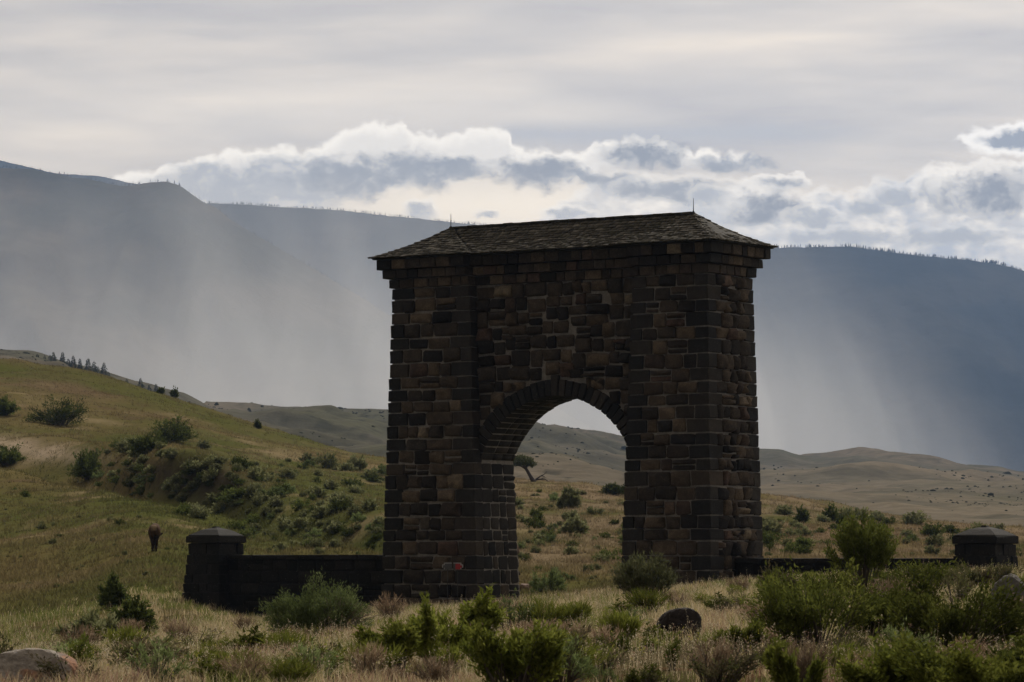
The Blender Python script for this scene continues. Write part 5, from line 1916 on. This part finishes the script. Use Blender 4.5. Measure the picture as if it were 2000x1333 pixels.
# ------------------------------------------------------------------ the elk, seen from behind
def elk():
    p = on_ground(302, 1079)
    bm = bmesh.new()
    rad = {}

    def vert(co, r):
        v = bm.verts.new(co)
        rad[v] = r
        return v

    def chain(*pts, start=None):
        prev = start
        out = []
        for co, r in pts:
            v = vert(co, r)
            if prev is not None:
                bm.edges.new((prev, v))
            prev = v
            out.append(v)
        return out
    # local +y is the way it walks (away from the camera)
    body = chain(((0, -0.72, 1.16), (.19, .20)), ((0, -0.45, 1.17), (.27, .29)), ((0, 0.0, 1.10), (.29, .33)), ((0, 0.45, 1.13), (.26, .34)), ((0, 0.72, 1.20), (.21, .27)),
                 ((0, 1.0, 1.12), (.14, .17)), ((0, 1.28, 0.90), (.11, .13)), ((0, 1.45, 0.66), (.10, .12)), ((0, 1.55, 0.42), (.075, .085)), ((0, 1.60, 0.26), (.055, .06)))
    root_v = body[1]
    for s, off in ((-1, 0.0), (1, 0.16)):
        chain(((s * .14, -0.55 + off * .5, 0.90), (.15, .19)), ((s * .11, -0.42 + off, 0.72), (.11, .13)), ((s * .08, -0.62 + off, 0.50), (.06, .075)), ((s * .08, -0.56 + off, 0.26), (.042, .045)),
              ((s * .085, -0.54 + off, 0.10), (.04, .042)), ((s * .085, -0.50 + off, 0.02), (.05, .055)), start=body[1])
        chain(((s * .11, 0.52 - off * .4, 0.85), (.12, .15)), ((s * .08, 0.50 - off, 0.58), (.065, .075)), ((s * .075, 0.52 - off, 0.32), (.042, .045)), ((s * .06, 0.52 - off, 0.10), (.034, .036)),
              ((s * .06, 0.56 - off, 0.02), (.046, .055)), start=body[3])
        chain(((s * .10, 1.36, 0.82), (.035, .05)), ((s * .24, 1.36, 0.90), (.03, .07)), ((s * .33, 1.36, 0.93), (.008, .012)), start=body[7])      # ears
    chain(((0, -0.86, 1.12), (.05, .05)), ((0, -0.90, 1.0), (.03, .03)), start=body[0])                                                   # tail
    bm.verts.index_update()
    me = bpy.data.meshes.new("elk")
    order = list(bm.verts)
    bm.to_mesh(me)
    o = bpy.data.objects.new("elk", me)
    COL.objects.link(o)
    md = o.modifiers.new("skin", 'SKIN')
    md.use_smooth_shade = True
    sk = me.skin_vertices[0].data if me.skin_vertices else None
    if sk is None:
        b2 = bmesh.new(); b2.from_mesh(me); b2.verts.layers.skin.verify(); b2.to_mesh(me); b2.free()
        sk = me.skin_vertices[0].data
    for i, v in enumerate(order):
        sk[i].radius = rad[v]
        sk[i].use_root = (v is root_v)
    bm.free()
    sb = o.modifiers.new("subdivision", 'SUBSURF')
    sb.levels = sb.render_levels = 2
    m, g, out = new_mat("elk_coat")
    b = g.node('ShaderNodeBsdfPrincipled')
    tc = g.node('ShaderNodeTexCoord')
    sp = g.node('ShaderNodeSeparateXYZ')
    g.l.new(tc.outputs['Object'], sp.inputs[0])
    n = g.noise(tc.outputs['Object'], 9.0, 4.0, 0.6)
    yy = g.mad(g.sub(n, 0.5), 0.2, sp.outputs[1])
    zz = g.mad(g.sub(n, 0.5), 0.15, sp.outputs[2])
    leg = g.smooth(zz, 0.86, 0.70)
    col = g.mix(g.smooth(n, 0.3, 0.7), (0.072, 0.043, 0.028), (0.10, 0.062, 0.040))
    col = g.mix(g.smooth(yy, 0.6, 0.9), col, (0.045, 0.028, 0.02))
    col = g.mix(leg, col, (0.026, 0.017, 0.013))
    ax = g.m('ABSOLUTE', sp.outputs[0])
    patch = g.mul(g.mul(g.smooth(yy, -0.56, -0.70), g.smooth(zz, 0.98, 1.10)), g.smooth(ax, 0.17, 0.10))
    col = g.mix(patch, col, (0.20, 0.145, 0.09))
    back = g.mul(g.smooth(zz, 1.30, 1.44), g.smooth(yy, 0.3, -0.1))
    col = g.mix(g.mul(back, 0.6), col, (0.11, 0.078, 0.05))
    g.l.new(col, b.inputs['Base Color'])
    b.inputs['Roughness'].default_value = 0.95
    b.inputs['Specular IOR Level'].default_value = 0.05
    bp = g.node('ShaderNodeBump')
    bp.inputs['Strength'].default_value = 0.4
    bp.inputs['Distance'].default_value = 0.02
    g.l.new(g.noise(tc.outputs['Object'], 40.0, 3.0, 0.7), bp.inputs['Height'])
    g.l.new(bp.outputs[0], b.inputs['Normal'])
    g.l.new(b.outputs[0], out.inputs[0])
    me.materials.append(m)
    o.location = (p.x, p.y, p.z - 0.01)
    o.rotation_euler = (0, 0, math.radians(2))
    s = 59 * p.y / F / 1.47
    o.scale = (s, s, s)
    tag(o, "brown elk seen from behind, head lowered, on the green slope beyond the capped pillar", "elk")


elk()

# ------------------------------------------------------------------ grass
def blades(x, y, z, h, w, lean, yaw, bend, col, name, two=True):
    n = len(x)
    P = np.stack([x, y, z - 0.03], 1)
    S = np.stack([np.cos(yaw), np.sin(yaw), np.zeros(n)], 1) * (w / 2)[:, None]
    L = np.stack([np.cos(bend), np.sin(bend), np.zeros(n)], 1) * (lean * h)[:, None]
    up = np.array([0, 0, 1.0])
    mid = P + L * 0.35 + up * (h * 0.58)[:, None]
    tip = P + L + up * h[:, None]
    if two:
        V = np.stack([P - S, P + S, mid + S * .8, mid - S * .8, tip], 1).reshape(-1, 3)
        i = np.arange(n) * 5
        fq = np.stack([i, i + 1, i + 2, i + 3], 1)
        ft = np.stack([i + 3, i + 2, i + 4], 1)
        o = mk(name, V, [fq, ft], M_GRASS, colors=np.repeat(col, 5, 0), smooth=False)
    else:
        V = np.stack([P - S, P + S, tip], 1).reshape(-1, 3)
        i = np.arange(n) * 3
        o = mk(name, V, [np.stack([i, i + 1, i + 2], 1)], M_GRASS, colors=np.repeat(col, 3, 0), smooth=False)
    kind(o, 'stuff')
    return o


def foreground_grass():
    rng = np.random.default_rng(42)
    nt = 52000
    # distance drawn so that tufts are about evenly spread in the picture as well as on the ground
    u = rng.random(nt)
    d = 42 * (172 / 42.0) ** (u ** 0.92)
    px = rng.uniform(-480, 2480, nt)
    x = (px - 1000) / F * d
    a = fbm(x / 2.2, d / 7.0, 3)
    b = fbm(x / 0.9 + 20, d / 2.5, 3)
    keep = rng.random(nt) < np.clip(0.42 + 2.0 * b, 0.02, 1)
    keep &= ~((d < 62) & (px > 1000) & (px < 1650) & (rng.random(nt) < 0.88))
    x, d, px, a, b = x[keep], d[keep], px[keep], a[keep], b[keep]
    nt = len(x)
    nb = 11
    straw = np.array([0.42, 0.335, 0.185])
    pale = np.array([0.56, 0.47, 0.32])
    pink = np.array([0.30, 0.19, 0.14])
    green = np.array([0.150, 0.172, 0.045])
    rust = np.array([0.12, 0.058, 0.03])
    gm = sstep(-0.10, 0.35, a + 0.45 * b)
    gm = np.maximum(gm, sstep(330, 100, px) * sstep(95, 130, d) * 0.9)          # the green hollow on the left
    gm = np.maximum(gm, sstep(1480, 1700, px) * 0.55 * (rng.random(nt) < .7))
    pk = sstep(0.05, 0.4, -a + 0.3 * b) * sstep(95, 60, d)
    rs_ = sstep(0.25, 0.5, fbm(x / 1.5 + 70, d / 4.0, 3)) * 0.8
    T = rng.random((nt, nb))
    X = np.repeat(x[:, None], nb, 1) + rng.normal(size=(nt, nb)) * 0.10
    Y = np.repeat(d[:, None], nb, 1) + rng.normal(size=(nt, nb)) * 0.12
    hs = (0.15 + 0.17 * np.clip(0.5 + b, 0, 1))[:, None] * rng.uniform(0.45, 1.35, (nt, nb))
    hs = hs * (1 - 0.35 * sstep(62, 46, d) * sstep(600, 900, px))[:, None]
    col = np.where((T < (gm * 0.85)[:, None])[..., None], green, straw)
    t2 = rng.random((nt, nb))
    col = np.where((t2 < (0.25 + 0 * pk)[:, None])[..., None] & (T >= (gm * 0.85)[:, None])[..., None], pale, col)
    col = np.where((rng.random((nt, nb)) < (pk * 0.55)[:, None])[..., None], pink, col)
    col = np.where((rng.random((nt, nb)) < (rs_ * 0.5)[:, None])[..., None], rust, col)
    col = col * rng.uniform(0.7, 1.3, (nt, nb, 1))
    X, Y, hs, col = X.ravel(), Y.ravel(), hs.ravel(), col.reshape(-1, 3)
    n = len(X)
    w = rng.uniform(0.007, 0.014, n) * np.clip(Y / 75.0, 0.8, 1.9)
    blades(X, Y, gz(X, Y), hs, w, rng.uniform(0.1, 0.75, n), rng.normal(0, 0.7, n), rng.uniform(0, 6.283, n), col, "grass")
    # seed stalks: thin, tall, with a pale head that catches the light
    ns = 21000
    d = 46 * (165 / 46.0) ** rng.random(ns)
    px = rng.uniform(-480, 2480, ns)
    x = (px - 1000) / F * d
    z = gz(x, d)
    h = rng.uniform(0.20, 0.46, ns) * np.where(rng.random(ns) < 0.06, 1.5, 1.0)
    bend = rng.uniform(0, 6.283, ns)
    lean = rng.uniform(0.05, 0.35, ns)
    P0 = np.stack([x, d, z - .03], 1)
    P1 = P0 + np.stack([np.cos(bend) * lean * h, np.sin(bend) * lean * h, h], 1)
    Sw = np.array([0.004, 0, 0])
    kf = np.clip(d / 70.0, 0.8, 1.8)[:, None]
    V1 = np.stack([P0 - Sw * kf, P0 + Sw * kf, P1], 1).reshape(-1, 3)
    nl = 5
    Q = np.repeat(P1[:, None, :], nl, 1) - np.array([0, 0, 1.0]) * (rng.random((ns, nl, 1)) * 0.11)
    Q = Q.reshape(-1, 3) + rng.normal(size=(ns * nl, 3)) * 0.012
    D = rng.normal(size=(ns * nl, 3)) * 0.7 + np.array([0, 0, 0.6])
    V2, q2 = leaf_cards(Q, D, rng.uniform(.02, .04, ns * nl), rng.uniform(.006, .012, ns * nl), rng)
    c1 = np.array([0.33, 0.27, 0.17]) * rng.uniform(.7, 1.2, (ns, 1))
    kindc = rng.random(ns)
    head = np.where((kindc < 0.75)[:, None], np.array([0.50, 0.43, 0.31]), np.where((kindc < 0.93)[:, None], np.array([0.36, 0.23, 0.17]), np.array([0.42, 0.40, 0.06])))
    V = np.concatenate([V1, V2])
    i = np.arange(ns) * 3
    cols = np.concatenate([np.repeat(c1, 3, 0), np.repeat(head, nl * 4, 0)])
    kind(mk("seed_grass", V, [np.stack([i, i + 1, i + 2], 1), q2 + len(V1)], M_GRASS, colors=cols, smooth=False), 'stuff')


foreground_grass()


def hillside_grass():
    rng = np.random.default_rng(8)
    nt = 128000
    d = 168 * (575 / 168.0) ** rng.random(nt)
    px = rng.uniform(-480, 2480, nt)
    x = (px - 1000) / F * d
    z = gz(x, d)
    c = np.clip(ground_paint(x, d, z, px, ground_color(x, d, px)) * 1.3, 0, 0.6)
    b = fbm(x / 5.0 + 60, d / 10.0, 3)
    keep = rng.random(nt) < np.clip(0.6 + 1.0 * b, 0.05, 1)
    x, d, px, z, c, b = x[keep], d[keep], px[keep], z[keep], c[keep], b[keep]
    ek = on_ground(302, 1079)
    far_ = ((x - ek.x) ** 2 + ((d - ek.y) / 3.0) ** 2) > 0.8
    x, d, px, z, c, b = x[far_], d[far_], px[far_], z[far_], c[far_], b[far_]
    nt, nb = len(x), 6
    X = (x[:, None] + rng.normal(size=(nt, nb)) * 0.22).ravel()
    Y = (d[:, None] + rng.normal(size=(nt, nb)) * 0.3).ravel()
    h = ((0.17 + 0.24 * rng.random((nt, 1)) ** 3) * rng.uniform(0.5, 1.3, (nt, nb))).ravel()
    yi = 1088 - F * (z - EYE) / d
    lush = np.exp(-((yi - np.interp(px, [-200, 0, 170, 300, 420, 560, 740, 900], [870, 893, 926, 965, 988, 1022, 1062, 1090])) / 40.0) ** 2) * sstep(1000, 800, px)
    dry = np.clip(0.35 + 0.9 * b, 0, 0.8)[:, None] * (1 - lush[:, None])
    cc = c * (1 - dry * .6) + np.array([0.26, 0.20, 0.11]) * dry * .6
    cc = cc * (1 - lush[:, None] * .6) + np.array([0.085, 0.095, 0.03]) * lush[:, None] * .6
    cc = np.repeat(cc[:, None, :], nb, 1).reshape(-1, 3) * rng.uniform(0.7, 1.35, (nt * nb, 1))
    n = nt * nb
    blades(X, Y, gz(X, Y), h, rng.uniform(0.05, 0.10, n), rng.uniform(0.1, 0.9, n), rng.normal(0, 0.8, n), rng.uniform(0, 6.283, n), cc, "hillside_grass", two=False)


hillside_grass()
